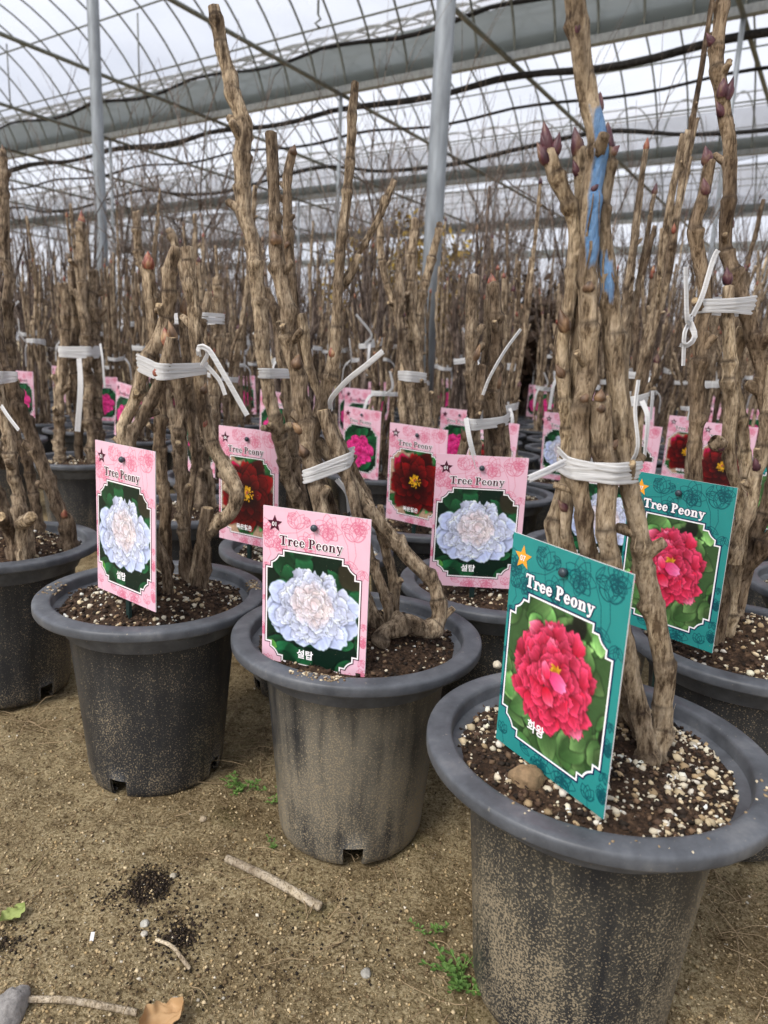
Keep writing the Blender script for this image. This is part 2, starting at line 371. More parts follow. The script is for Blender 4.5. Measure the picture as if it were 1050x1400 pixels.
M_STAKE = plain('dark_green_plastic', (.012, .028, .026), .4, .4)
M_KNOB = plain('blue_grey_knob', (.035, .05, .065), .35, .5)
M_WHITE = plain('white_card', (.78, .77, .78), .5)

# ------------------------------------------------------------------ ground
POT_H, POT_R = .293, .17
HERO = dict(A=(-.349, 1.035), B=(-.029, .913), C=(.224, .649), D=(-.71, 1.272), E=(.525, .955), F=(.203, 1.165), G=(-.148, 1.345), H=(.09, 1.62), I=(-1.0, 2.29), K=(-.47, 1.635))
def ground_h(x, y):
    near = np.clip(1.6 - np.hypot(x, y - .9) * .55, 0, 1)
    h = (n2(x * 7, y * 7, 3, 3) - .5) * .034 + (n2(x * 42, y * 42, 5, 3) - .5) * .012
    return h * near - .002
def dense(a, b, st, far):
    c = np.arange(a, b, st); o = np.cumsum(st * 1.32 ** np.arange(1, 60)); o = o[o < far]
    return np.concatenate([a - o[::-1], c, b + o])
gx = dense(-1.25, 1.25, .0085, 900); gy = dense(.25, 1.75, .0085, 1500)
GX, GY = np.meshgrid(gx, gy, indexing='ij'); GZ = ground_h(GX, GY)
spill = 0 * GX
for (px, py, rr, s_) in ((205, 1210, .035, 1.0), (245, 1282, .028, .9), (150, 1222, .02, .55), (225, 1255, .02, .6), (300, 1240, .02, .35), (5, 1285, .03, .7), (270, 1340, .05, .35), (320, 1330, .05, .3), (430, 1270, .05, .3), (560, 1300, .06, .3)):
    c = WZ(px, py, 0); spill = np.maximum(spill, s_ * np.exp(-(((GX - c[0]) ** 2 + (GY - c[1]) ** 2) / rr ** 2)))
for k, (cx, cy) in HERO.items():   # ground colour darkened in a ring around each pot foot
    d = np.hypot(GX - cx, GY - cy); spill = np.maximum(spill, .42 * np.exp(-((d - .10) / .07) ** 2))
g = obj('ground', mesh('ground', np.stack([GX, GY, GZ], -1).reshape(-1, 3), gf_np(len(gx), len(gy))[:, ::-1].copy(), [M_GROUND], True, None, np.stack([spill] * 3, -1).reshape(-1, 3)))
tag(g, 'sandy brown soil floor of the greenhouse', None, None, 'structure')

ICO_V = []; _p = (1 + 5 ** .5) / 2
for a in (-1, 1):
    for b_ in (-_p, _p): ICO_V += [(0, a, b_), (a, b_, 0), (b_, 0, a)]
ICO_V = np.array(ICO_V, float); ICO_V /= np.linalg.norm(ICO_V[0])
ICO_F = []
for i in range(12):
    for j in range(i + 1, 12):
        for k in range(j + 1, 12):
            a, b_, c = ICO_V[i], ICO_V[j], ICO_V[k]
            if max(np.linalg.norm(a - b_), np.linalg.norm(b_ - c), np.linalg.norm(a - c)) < 1.2:
                ICO_F.append((i, j, k) if np.dot(np.cross(b_ - a, c - a), a + b_ + c) > 0 else (i, k, j))
ICO_F = np.array(ICO_F)
OCT_V = np.array([(1, 0, 0), (-1, 0, 0), (0, 1, 0), (0, -1, 0), (0, 0, 1), (0, 0, -1)], float)
OCT_F = np.array([(0, 2, 4), (2, 1, 4), (1, 3, 4), (3, 0, 4), (2, 0, 5), (1, 2, 5), (3, 1, 5), (0, 3, 5)])
def pebbles(P, S, C, rng, ico=False, flat=.75):
    """many small stones or crumbs in one mesh: centres P, sizes S, colours C"""
    bv, bf = (ICO_V, ICO_F) if ico else (OCT_V, OCT_F); n = len(P)
    q = rng.normal(size=(n, 3, 3)); q, _ = np.linalg.qr(q)
    V = bv[None] * (1 + rng.uniform(-.28, .28, (n, len(bv), 1))) * rng.uniform(.6, 1.25, (n, 1, 3))
    V = np.einsum('nij,nkj->nki', q, V); V[..., 2] *= flat
    V = V * S[:, None, None] + P[:, None]
    F = bf[None] + (np.arange(n) * len(bv))[:, None, None]
    return V.reshape(-1, 3), F.reshape(-1, 3), np.repeat(C, len(bv), 0)
def pick(rng, n, cols, wts):
    cols = np.array(cols); i = rng.choice(len(cols), n, p=np.array(wts) / sum(wts)); return cols[i] * rng.uniform(.7, 1.25, (n, 1))
def inside_pot(x, y, r=.10):
    m = np.zeros(len(x), bool)
    for cx, cy in HERO.values(): m |= np.hypot(x - cx, y - cy) < r
    return m
# soil crumbs and grit lying on the floor
N = 46000; y = .42 + RNG.random(N) ** 1.3 * 1.1; x = (RNG.random(N) - .5) * (1.35 * y + .1)
k = ~inside_pot(x, y); x, y = x[k], y[k]
S = .0009 + .0023 * RNG.random(len(x)) ** 5.0
C = pick(RNG, len(x), [(.36, .27, .15), (.50, .40, .25), (.14, .095, .05), (.56, .51, .42), (.42, .30, .15)], [5, 1.8, 3.0, .25, .5])
V, F, CC = pebbles(np.stack([x, y, ground_h(x, y) + S * .4], 1), S, C, RNG)
tag(obj('soil_crumbs', mesh('soil_crumbs', V, F, [M_TINT], True, None, CC)), 'loose sandy crumbs and grit scattered on the floor', 'grit', None, 'stuff')

for i_, (px, py, rr_, n_) in enumerate(((205, 1210, .020, 800), (245, 1282, .016, 560), (150, 1222, .014, 160), (222, 1252, .025, 200), (5, 1285, .02, 240), (300, 1335, .07, 420), (440, 1270, .06, 300))):
    c = WZ(px, py, 0); q = RNG.normal(0, 1, (n_, 2)) * rr_ * [1, .9] + c[:2]; S = .0006 + .0018 * RNG.random(n_) ** 2
    V, F, CC = pebbles(np.stack([q[:, 0], q[:, 1], ground_h(q[:, 0], q[:, 1]) + S * .5], 1), S, pick(RNG, n_, [(.014, .009, .006), (.035, .022, .015), (.08, .055, .03), (.5, .44, .36)], [5, 4, 2, .12]), RNG)
    tag(obj('spilled_soil', mesh('spilled_soil', V, F, [M_TINT], True, None, CC)), ('large dark heap of spilled potting soil on the sand', 'smaller dark soil spill at the end of the thin straw', 'scattering of dark soil left of the large spill', 'few dark crumbs between the two soil spills', 'dark soil spill beside the yellow-green leaf', 'sparse dark crumbs near the dry leaf', 'sparse dark crumbs below the bleached stick')[i_], 'soil', None, 'stuff')

# ------------------------------------------------------------------ greenhouse
UA = np.array([.843, -.537, 0]); VA = np.array([.537, .843, 0]); ZA = np.array([0, 0, 1.0])
ZG, SPAN, T0 = 4.43, 5.5, 3.7
S0, S1 = -27.0, 6.0
def ST(s, t, z): return UA * s + VA * t + ZA * z
GH = thing('greenhouse', 'multi-span greenhouse with steel hoops, grey gutters and clear plastic film roof', 'greenhouse', (0, 0, 0))
RISE = 1.75
def arch(q): return RISE * np.clip(1 - (2 * q - 1) ** 2, 0, 1) ** .62      # q 0..1 across a span
qs = (1 - np.cos(np.linspace(0, math.pi, 29))) / 2
SPANS = [(-1.8, .8), (3.7, 1), (9.2, 1), (14.7, 1), (20.2, 1)]
hoop_me = None
for t0, _ in SPANS:
    t1 = t0 + SPAN
    if hoop_me is None:
        P = [VA * (q * SPAN) + ZA * arch(q) for q in qs]; Vh, Fh = tube(P, .016, 6); hoop_me = mesh('hoop', Vh, Fh, [M_HOOP])
    sp = .53 if t0 < 10 else 1.06
    for s in np.arange(S0, S1, sp): obj('hoop', hoop_me, GH, ST(s, t0, ZG))
    pq = (.07, .2, .36, .5, .64, .8, .93) if t0 < 10 else (.12, .3, .5, .7, .88)
    for q in pq:
        Vh, Fh = tube([ST(S0, t0 + q * SPAN, ZG + arch(q) - .03), ST(S1, t0 + q * SPAN, ZG + arch(q) - .03)], .014, 6)
        obj('purlin', mesh('purlin', Vh, Fh, [M_HOOP]), GH)
    # film: one sheet over the hoops; its lowest strip is the grey gutter sheet
    ql = .035 if abs(t0 - 3.7) < .1 else .010
    fine = np.concatenate([[.010], qs[(qs > .010 + .01) & (qs < 1 - ql - .01)], [1 - ql]])
    Sg = np.linspace(S0, S1, 25)
    Vf = np.array([[ST(s, t0 + q * SPAN, ZG + arch(q) + .02) for q in fine] for s in Sg]).reshape(-1, 3)
    obj('roof_film', mesh('roof_film', Vf, gf_np(len(Sg), len(fine)), [M_FILM]), GH)
    for e in (0, 1):
        qq = np.linspace(.0, ql if e else .010, 6)
        if e: qq = 1 - qq
        Vf = np.array([[ST(s, t0 + q * SPAN, ZG + arch(q) + .02) for q in qq] for s in Sg]).reshape(-1, 3)
        obj('gutter_sheet', mesh('gutter_sheet', Vf, gf_np(len(Sg), 6), [M_SKIRT]), GH)
    # tie beams across the span
    for s in np.arange(-4.26 - 2.69 * 8, S1, 2.69):
        Vh, Fh = tube([ST(s, t0, ZG - .02), ST(s, t1, ZG - .02)], .03, 8); obj('tie_beam', mesh('tie_beam', Vh, Fh, [M_HOOP if t0 > 3 else M_STEEL]), GH)
for k, t in enumerate([-1.8, 3.7, 9.2, 14.7, 20.2, 25.7]):
    mb = MB(); prof = [(-.08, .06), (-.05, -.02), (.05, -.02), (.08, .06), (.07, .06), (.045, -.008), (-.045, -.008), (-.07, .06)]
    Vg = np.array([[ST(s, t + a, ZG + b_) for a, b_ in prof] for s in (S0, S1)]).reshape(-1, 3)
    mb.add(Vg, grid_faces(2, 8, True)); mb.build('gutter', [M_STEEL], GH, smooth=False)
def post(x, y, r, z1):
    P = [np.array([x, y, z]) for z in (-.02, z1 * .33, z1 * .66, z1)]; Vh, Fh = tube(P, r, 20); obj('post', mesh('post', Vh, Fh, [M_STEEL]), GH)
# row of posts carrying the nearest gutter, then the next two rows
post(.20, 4.13, .05, ZG); post(-2.26, 5.72, .042, ZG)
for s in (-5.1 - 2.9, -5.1 - 5.8, .9): p_ = ST(s, 3.78, 0); post(p_[0], p_[1], .045, ZG)
for t in (9.2, 14.7, 20.2):
    for s in np.arange(-4.26 - 2.69 * 7, S1 - 2, 2.69 * 2): p_ = ST(s, t, 0); post(p_[0], p_[1], .028, ZG)
# film walls at the far side and both ends
for a, b_ in (((S0, 25.7), (S1, 25.7)), ((S0, -1.8), (S0, 25.7)), ((S1, 9.2), (S1, 25.7))):
    A_, B_ = ST(*a, 0), ST(*b_, 0); Vw = []
    for q in np.linspace(0, 1, 20):
        for z in np.linspace(.0, ZG, 5): Vw.append(A_ + (B_ - A_) * q + ZA * z)
    obj('wall_film', mesh('wall_film', np.array(Vw), gf_np(20, 5), [M_FILM]), GH)
# wires with hooks hanging from the roof
for (px, py0, py1, Yd) in ((188, 18, 118, 9.0), (436, -30, 20, 6.0), (9, 60, 148, 10.0), (282, 160, 300, 12.5), (427, 130, 330, 12.0)):
    a, b_ = W(px, py0, Yd), W(px, py1, Yd); b_[:2] = a[:2]
    P = [a, (a + b_) / 2, b_]
    if py1 == 20: P += [b_ + [.02, 0, -.03], b_ + [-.02, 0, -.06], b_ + [.015, 0, -.09]]
    Vh, Fh = tube(P, .009, 6); obj('hanging_wire', mesh('hanging_wire', Vh, Fh, [M_HOOP]), GH)

# shade nets: rolled bundles slung along the gutters and half-drawn sheets
def net_roll(label, pts, r, seed):
    P = catmull(pts, .25); s = np.linspace(0, 1, len(P)) * len(P) * .25
    rr = r * (.38 + .4 * n2(s * 1.1, 0 * s, seed, 2)); P = P + np.stack([0 * s, 0 * s, (n2(s * .7, 0 * s + 3, seed, 2) - .5) * .06], 1)
    Vh, Fh = tube(P, rr, 10); o = obj('rolled_shade_net', mesh('rolled_shade_net', Vh, Fh, [M_ROLL])); tag(o, label, 'shade net', 'shade nets under the roof'); return o
def sagline(t, z, s0, s1, sag, per=2.69):
    pts = []
    for s in np.arange(s0, s1 + .01, per / 4):
        ph = ((s + 4.26) / per) % 1; pts.append(ST(s, t, z - sag * 4 * ph * (1 - ph)))
    return np.array(pts)
net_roll('dark net rolled tight along the upper edge of the gutter sheet', sagline(9.0, ZG + .62, -22, 5, .16), .045, 1)
net_roll('dark net roll hanging under the wide grey gutter', sagline(9.35, ZG - .12, -22, 5, .10), .075, 2)
net_roll('thin net roll slung beyond the wide grey gutter', sagline(9.9, ZG - .3, -22, 5, .1), .035, 3)
net_roll('net roll drooping in the middle of the far bay', sagline(11.8, ZG - .1, -24, 4, .35, 5.38), .06, 5)
def net_sheet(label, s0, s1, t0, t1, z, sag, seed):
    a = np.linspace(s0, s1, 40); b_ = np.linspace(0, 1, 14)
    Vn = np.array([[ST(s, t0 + (t1 - t0) * q, z - sag * math.sin(math.pi * q) - .12 * math.sin(s * 2.3 + seed) * math.sin(math.pi * q)) for q in b_] for s in a]).reshape(-1, 3)
    o = obj('drawn_shade_net', mesh('drawn_shade_net', Vn, gf_np(40, 14), [M_NET])); tag(o, label, 'shade net', 'shade nets under the roof')
net_sheet('thin dark net drawn flat across the far bay', -24, 4, 11.9, 14.5, ZG - .1, .25, 1)
net_sheet('hanging net veil across the third bay', -24, 4, 14.9, 17.5, ZG - .1, .6, 2)
net_sheet('dark net gathered near the left end of the near bay', -13, -7.9, 4.3, 6.2, ZG + 1.1, .1, 3)

# ------------------------------------------------------------------ pots
def pot_meshes(seed, matb):
    ns = 96; a = np.arange(ns) * 2 * math.pi / ns + seed
    zs = [(.005, .0935), (.0, .096), (.004, .1005), (.014, .1030), (.030, .1045), (.06, .1068), (.10, .1102), (.15, .1146), (.20, .1192), (.235, .1225), (.25, .1240), (.256, .1250)]
    notch = lambda j: (j % 24) in (0, 1, 2, 3) 
    V = [];
    for z, r in zs:
        rr = r + .0007 * (np.arange(ns) % 16 == 5)
        V.append(np.stack([rr * np.cos(a), rr * np.sin(a), 0 * a + z], 1))
    for z, r in zs[::-1]:                              # inner skin
        V.append(np.stack([(r - .004) * np.cos(a), (r - .004) * np.sin(a), 0 * a + z + .001], 1))
    F = [f for i, f in enumerate(grid_faces(2 * len(zs), ns, True)) if not (notch(i % ns) and (i // ns < 4 or i // ns >= 2 * len(zs) - 5 or i // ns == len(zs) - 1 and False))]
    V = np.vstack(V); nb = len(V)
    # walls of the notches
    L_ = len(zs)
    for j in range(ns):
        if notch(j) and not notch(j - 1) or (not notch(j) and notch(j - 1)):
            for i in range(4):
                F.append((i * ns + j, (i + 1) * ns + j, (2 * L_ - 2 - i) * ns + j, (2 * L_ - 1 - i) * ns + j))
        if notch(j): k = (j + 1) % ns; F.append((4 * ns + j, 4 * ns + k, (2 * L_ - 5) * ns + k, (2 * L_ - 5) * ns + j))
    # floor disc inside
    V = np.vstack([V, np.stack([.098 * np.cos(a), .098 * np.sin(a), 0 * a + .031], 1), [[0, 0, .031]]])
    for j in range(ns): F.append((nb + j, nb + (j + 1) % ns, nb + ns))
    body = mesh('pot_body', V, F, [matb])
    prof = [(.1235, .250), (.129, .268), (.1345, .2765), (.157, .2785), (.166, .2778), (.1692, .2785), (.1702, .2805), (.1704, .2885), (.1697, .2912), (.1680, .2926), (.162, .2933), (.1505, .2938), (.1468, .2934), (.1450, .2920), (.1440, .2885), (.1432, .275), (.1300, .245)]
    V = np.vstack([np.stack([r * np.cos(a), r * np.sin(a), 0 * a + z], 1) for r, z in prof])
    rim = mesh('rim', V, [f[::-1] for f in grid_faces(len(prof), ns, True)], [M_RIM])
    return body, rim
POTM = {k: pot_meshes(s, m) for k, s, m in (('clean', .15, M_POT_CLEAN), ('dusty', .55, M_POT_DUSTY), ('splash', .5, M_POT_SPLASH))}
SOIL_Z = .280
def soil_h(x, y, seed, mound=.012):
    r = np.hypot(x, y); return SOIL_Z + mound * np.exp(-(r / .072) ** 2) + (n2(x * 24 + seed, y * 24, seed, 3) - .5) * .016 + (n2(x * 95, y * 95 + seed, seed + 3, 2) - .5) * .007 - .006 * (r / .13) ** 4
def soil_mesh(seed, nr=34, na=120, mound=.012):
    rr = np.linspace(0, .1425, nr) ; a = np.arange(na) * 2 * math.pi / na
    X = rr[:, None] * np.cos(a); Y = rr[:, None] * np.sin(a)
    V = np.stack([X, Y, soil_h(X, Y, seed, mound)], -1).reshape(-1, 3)
    return mesh('soil', V, grid_faces(nr, na, True), [M_SOIL])
def soil_bits(seed, nperl, smax, ncr, smin=.0016, mound=.012):
    rng = np.random.default_rng(seed)
    def pts(n, rmax=.138):
        r = rmax * np.sqrt(rng.random(n)); a = rng.random(n) * 6.283; x, y = r * np.cos(a), r * np.sin(a); return x, y, soil_h(x, y, seed, mound)
    x, y, z = pts(nperl); keep = n2(x * 30 + 5, y * 30, seed + 9, 2) > .36; x, y, z = x[keep], y[keep], z[keep]
    S = smin + (smax - smin) * rng.random(len(x)) ** 2.8
    C = pick(rng, len(x), [(.64, .57, .44), (.54, .44, .29), (.36, .26, .15), (.72, .67, .58)], [4, 3, 2, 1.6])
    V, F, CC = pebbles(np.stack([x, y, z + S * .2], 1), S, np.minimum(C, .72), rng, True, .8)
    per = mesh('perlite_grains', V, F, [M_TINT], False, None, CC)
    x, y, z = pts(ncr, .141); S = .0012 + .0036 * rng.random(len(x)) ** 2
    C = pick(rng, len(x), [(.035, .021, .014), (.075, .044, .028), (.018, .012, .008), (.16, .10, .06)], [4, 4, 2.4, 1.6])
    V, F, CC = pebbles(np.stack([x, y, z + S * .35], 1), S, C, rng)
    return per, mesh('soil_clods', V, F, [M_TINT], True, None, CC)
def make_pot(label, loc, kind, seed, rotz=0, group=None, bits=None, soil=None, scale=1, tilt=(0, 0)):
    t = thing('plant_pot', label, 'pot', (*loc, 0), rotz, group); t.scale = (scale,) * 3; t.rotation_euler = (tilt[0], tilt[1], rotz)
    b, r = POTM[kind]; obj('pot_body', b, t); obj('rim', r, t)
    s = obj('soil', soil, t)
    for nm, m_ in zip(('perlite_grains', 'soil_clods'), bits):
        if m_: o = obj(nm, m_, s); o['kind'] = 'stuff'
    return t
HP = [  # key, kind, perlite n, smax, crumbs, mound, rot, label
 ('A', 'clean', 360, .0046, 1500, .04, 1.02, 'black plastic pot with few specks, holding the bundle with a bent cane and cut stub'),
 ('B', 'dusty', 170, .0038, 1700, .035, .98, 'dusty grey plastic pot whose peony cane curls out of an exposed root'),
 ('C', 'splash', 760, .0047, 1900, .014, .55, 'mud-splashed black pot with the blue-painted peony and white perlite'),
 ('D', 'clean', 360, .0046, 1200, .04, .8, 'dark pot under the leaning peony with two pale cut stubs at its base'),
 ('E', 'clean', 420, .0058, 1300, .045, .3, 'black pot behind the blue-painted peony, its plant rising from a thick dark root'),
 ('F', 'clean', 260, .0050, 600, .015, .3, 'pot behind the exposed-root peony, with an upright white peony tag'),
 ('G', 'clean', 260, .0050, 600, .015, .3, 'pot behind the bent cane, with a dark red peony tag over its grey rim'),
 ('H', 'clean', 240, .0048, 500, .015, .3, 'pot behind the white peony tags, with a small dark red peony tag'),
 ('I', 'clean', 260, .0048, 500, .015, .3, 'dark pot of the four upright canes, farther back beside the hot pink tags'),
 ('K', 'clean', 260, .0048, 600, .02, .3, 'pot between the bent-cane bundle and the hot pink tags')]
for i, (k, kind, npl, sm, nc, md, rz, lab) in enumerate(HP):
    make_pot(lab, HERO[k], kind, 20 + i, rz, None, soil_bits(20 + i, npl * 2, sm, nc, .0014, md), soil_mesh(20 + i, mound=md))

# ------------------------------------------------------------------ peony canes, buds and ties
def cane(mb, pts, rad, rng, ns=14, step=.006, node_gap=.06, rough=1.0, cut=True, jit=1.0, spurs=0, paint=None, flakes=0, dk=1.0):
    """one woody cane: rings along a smooth path, swollen nodes, fluted bark, sawn top; returns its centre line"""
    PR = catmull(np.hstack([np.asarray(pts, float), np.asarray(rad, float)[:, None]]), step)
    P, r = PR[:, :3].copy(), np.maximum(PR[:, 3], .0008)
    d = np.r_[0, np.cumsum(np.linalg.norm(np.diff(P, axis=0), axis=1))]; Ln = d[-1]; sd = int(rng.integers(1e6))
    nodes = []; x = rng.uniform(.3, 1) * node_gap
    while x < Ln - .01: nodes.append((x, rng.uniform(.12, .62), rng.uniform(0, 6.28))); x += node_gap * rng.uniform(.55, 1.5)
    # path wanders a little and kinks at the nodes
    w_ = np.stack([n2(d * 22, 0 * d + k, sd, 2) - .5 for k in range(3)], 1); w_[:, 2] = 0
    if len(nodes) > 1:
        xn = np.array([q[0] for q in nodes]); kk = rng.normal(0, .24, (len(nodes), 2))
        P[:, :2] += np.stack([np.interp(d, xn, kk[:, 0]), np.interp(d, xn, kk[:, 1])], 1) * (r * jit)[:, None] * np.clip(d / .04, 0, 1)[:, None]
    P += w_ * (r * .45 * jit)[:, None] * np.clip(d / .04, 0, 1)[:, None]
    T, Nn, B = frames(P); a = np.arange(ns) * 2 * math.pi / ns
    dark = np.zeros((len(P), ns)); rr = np.ones((len(P), ns))
    for (x, amp, ph) in nodes:
        u_ = d - x; gsn = np.where(u_ > 0, np.exp(-(u_ / (.0018 + .12 * r)) ** 2), np.exp(-(u_ / (.005 + .45 * r)) ** 2)); side = .6 + .4 * np.cos(a - ph)
        rr += amp * rough * gsn[:, None] * side; dark = np.maximum(dark, .92 * np.exp(-((d - x - .003) / .0028) ** 2)[:, None] * np.clip(side + .1, 0, 1))
    ca, sa = np.cos(a), np.sin(a)
    Q = np.stack([np.broadcast_to(ca * 2.1, rr.shape), np.broadcast_to(sa * 2.1, rr.shape), np.broadcast_to((d * 38)[:, None], rr.shape)], -1)
    rr += (fbm(Q, sd, 3) - .5) * .24 * rough
    Q[..., :2] *= 2.4; Q[..., 2] *= .35; fl = fbm(Q, sd + 5, 2); rr += (fl - .5) * .24 * rough
    big = fbm(Q * [.3, .3, .9], sd + 9, 2); dark = np.maximum(dark, np.clip((big - .60) * 3.5, 0, .6)); dark = np.maximum(dark, np.clip((.38 - fl) * 2.2, 0, .6))
    V = P[:, None] + (r[:, None] * rr)[..., None] * (ca[None, :, None] * Nn[:, None] + sa[None, :, None] * B[:, None])
    Cc = np.zeros((len(P), ns, 3)); Cc[..., 0] = dark * dk
    if paint is not None:
        nrm = ca[None, :, None] * Nn[:, None] + sa[None, :, None] * B[:, None]; Cc[..., 1] = paint(V, nrm); Cc[..., 0] *= (Cc[..., 1] < .3)
    F = grid_faces(len(P), ns, True); M = [0] * len(F); V = V.reshape(-1, 3); Cc = Cc.reshape(-1, 3); n0 = (len(P) - 1) * ns
    if cut:
        tp = V[n0:].copy(); c = tp.mean(0); nv = len(V); slant = rng.normal(size=3) * .25
        ring = c + (tp - c) * .8 + T[-1] * r[-1] * .12
        ring += T[-1] * ((tp - c) @ slant)[:, None] * .8
        V = np.vstack([V, ring, [ring.mean(0) + T[-1] * r[-1] * .05]]); Cc = np.vstack([Cc, np.zeros((ns + 1, 3))])
        for j in range(ns):
            k = (j + 1) % ns; F.append((n0 + j, n0 + k, nv + k, nv + j)); M.append(0); F.append((nv + j, nv + k, nv + ns)); M.append(1)
    else:
        V = np.vstack([V, [P[-1] + T[-1] * r[-1] * .6]]); Cc = np.vstack([Cc, np.zeros((1, 3))]); nv = len(V) - 1
        for j in range(ns): F.append((n0 + j, n0 + (j + 1) % ns, nv)); M.append(0)
    mb.add(V, F, M, Cc)
    # loose bark fibres peeling off along the cane
    for _ in range(flakes):
        ln = int(min(len(P) - 3, rng.uniform(.012, .05) / step)); i0 = int(rng.uniform(.02, .98) * (len(P) - ln - 1)); j = int(rng.integers(ns)); w0 = rng.uniform(.0007, .0020); lift = rng.uniform(.0003, .0022); e = rng.random() < .5
        ii = np.arange(i0, i0 + max(3, ln)); t = np.linspace(0, 1, len(ii)); an = a[j] + .25 * np.sin(t * 3 + j); base = r[ii] * rr[ii, j] * .99 + .0005 + lift * (t if e else 1 - t) ** 2.5
        o_ = np.cos(an)[:, None] * Nn[ii] + np.sin(an)[:, None] * B[ii]; s_ = np.cross(T[ii], o_); wv = (w0 * (1 - .7 * (t if e else 1 - t)))[:, None]
        q0 = P[ii] + o_ * base[:, None]; mb.add(np.stack([q0 - s_ * wv, q0 + o_ * .0003, q0 + s_ * wv], 1).reshape(-1, 3), grid_faces(len(ii), 3), 0)
    # short spurs left where side shoots were cut
    for _ in range(spurs * 2):
        i = int(rng.uniform(.15, .95) * len(P)); ph = rng.uniform(0, 6.28); out = math.cos(ph) * Nn[i] + math.sin(ph) * B[i]
        dr = out * .8 + T[i] * rng.uniform(.3, 1.0); dr /= np.linalg.norm(dr); ln = r[i] * rng.uniform(1.5, 2.8); r0 = r[i] * rng.uniform(.45, .7)
        p0 = P[i] + out * r[i] * .4
        cane(mb, [p0, p0 + dr * ln * .6, p0 + dr * ln], [r0 * 1.15, r0, r0 * .85], rng, max(7, ns // 2 + 1), step, .5, rough, rng.random() < .75, .3)
    return P, r
def bud(mb, p, dr, ln, wd, rng, nsc=5):
    """pointed winter bud: overlapping curved scales round a core"""
    dr = np.asarray(dr, float) / np.linalg.norm(dr); a = np.cross(dr, [.3, .9, .2]); a /= np.linalg.norm(a); b_ = np.cross(dr, a)
    wd = wd * .72; ln = ln * .9; prof = lambda t: np.sin(np.pi * np.clip(.2 + .8 * t, 0, 1)) ** .9 * (1 - .35 * t)
    for k in range(nsc + 1):
        core = k == 0; top = 1.0 if core else rng.uniform(.55, 1.0) - .06 * k; half = math.pi if core else rng.uniform(.75, 1.1); ph = k * 2.4 + rng.uniform(-.3, .3)
        tt = np.linspace(0, 1, 8); aa = np.linspace(-1, 1, 11); V = []
        for t in tt:
            hw = half * (1 if core else (1 - .85 * t ** 2.2)); R_ = wd * prof(t * top) * (1.0 if core else 1.06 + .03 * k) + (0 if core else .05 * wd)
            for q in aa:
                an = ph + q * hw; V.append(p + dr * (t * top * ln - .1 * ln + (0 if core else -.06 * ln * q * q)) + R_ * (1 - .04 * q * q) * (math.cos(an) * a + math.sin(an) * b_))
        mb.add(V, grid_faces(8, 11), 0)
def hull2d(P):
    P = sorted(map(tuple, P)); 
    def half(Q):
        h = []
        for p in Q:
            while len(h) > 1 and (h[-1][0] - h[-2][0]) * (p[1] - h[-2][1]) - (h[-1][1] - h[-2][1]) * (p[0] - h[-2][0]) <= 0: h.pop()
            h.append(p)
        return h
    a, b_ = half(P), half(P[::-1]); return np.array(a[:-1] + b_[:-1])
def strip(mb, P, up, wd, crease=.0006, rng=None):
    """ribbon along P, width direction `up`, five points across with a slight crease"""
    P = np.asarray(P, float); up = np.zeros_like(P) + up; T = np.gradient(P, axis=0); T /= np.linalg.norm(T, axis=1)[:, None] + 1e-9
    Nn = np.cross(T, up); Nn /= np.linalg.norm(Nn, axis=1)[:, None] + 1e-9; q = np.linspace(-.5, .5, 5)
    cr = np.array([0, 1.6, -1.0, 1.3, 0]) * crease
    V = P[:, None] + up[:, None] * (q * wd)[None, :, None] + Nn[:, None] * cr[None, :, None]
    mb.add(V.reshape(-1, 3), grid_faces(len(P), 5))
def tie_band(lines, c, z, rng, wd=.009, turns=3, slope=(0, 0), gap=.0022):
    """white tape wound round a bundle of canes at height z; returns mesh builder and loop"""
    pts = []
    for P, r in lines:
        zz = z + (P[:, :2] - c) @ np.array(slope); i = int(np.argmin(np.abs(P[:, 2] - zz)))
        if abs(P[i, 2] - zz[i]) > .02: continue
        for a in np.arange(0, 6.28, .3): pts.append((P[i, 0] + (r[i] * 1.1 + .001) * math.cos(a), P[i, 1] + (r[i] * 1.1 + .001) * math.sin(a)))
    H = hull2d(pts); H = np.vstack([H, H[:1]]); d = np.r_[0, np.cumsum(np.linalg.norm(np.diff(H, axis=0), axis=1))]
    u = np.linspace(0, d[-1], 61); L2 = np.stack([np.interp(u, d, H[:, 0]), np.interp(u, d, H[:, 1])], 1)
    cen = L2.mean(0); mb = MB()
    for k in range(turns):
        off = gap * .35 * k + .0004; q = L2 + (L2 - cen) / (np.linalg.norm(L2 - cen, axis=1)[:, None] + 1e-9) * off
        zz = z + (q - c) @ np.array(slope) + (k - (turns - 1) / 2) * wd * .42 + .0016 * np.sin(u / d[-1] * 6.283 + rng.uniform(0, 6.28)) * (1 + k * .5)
        P = np.hstack([q, zz[:, None]]); strip(mb, P, np.array([0, 0, 1.0]), wd * rng.uniform(.55, .85), .0008)
    return mb, L2
def tail(mb, p0, pts, wd, rng):
    P = catmull(np.vstack([[p0], pts]), .006); T = np.gradient(P, axis=0); t = np.linspace(0, 1, len(P))[:, None]
    side = np.cross(T, np.array([.25, 1, .1])); side /= np.linalg.norm(side, axis=1)[:, None]; tw = rng.uniform(-.7, .7)
    side = side * np.cos(tw * t) + np.array([0, 1, 0]) * np.sin(tw * t)
    strip(mb, P, side, wd * .62, .0016)

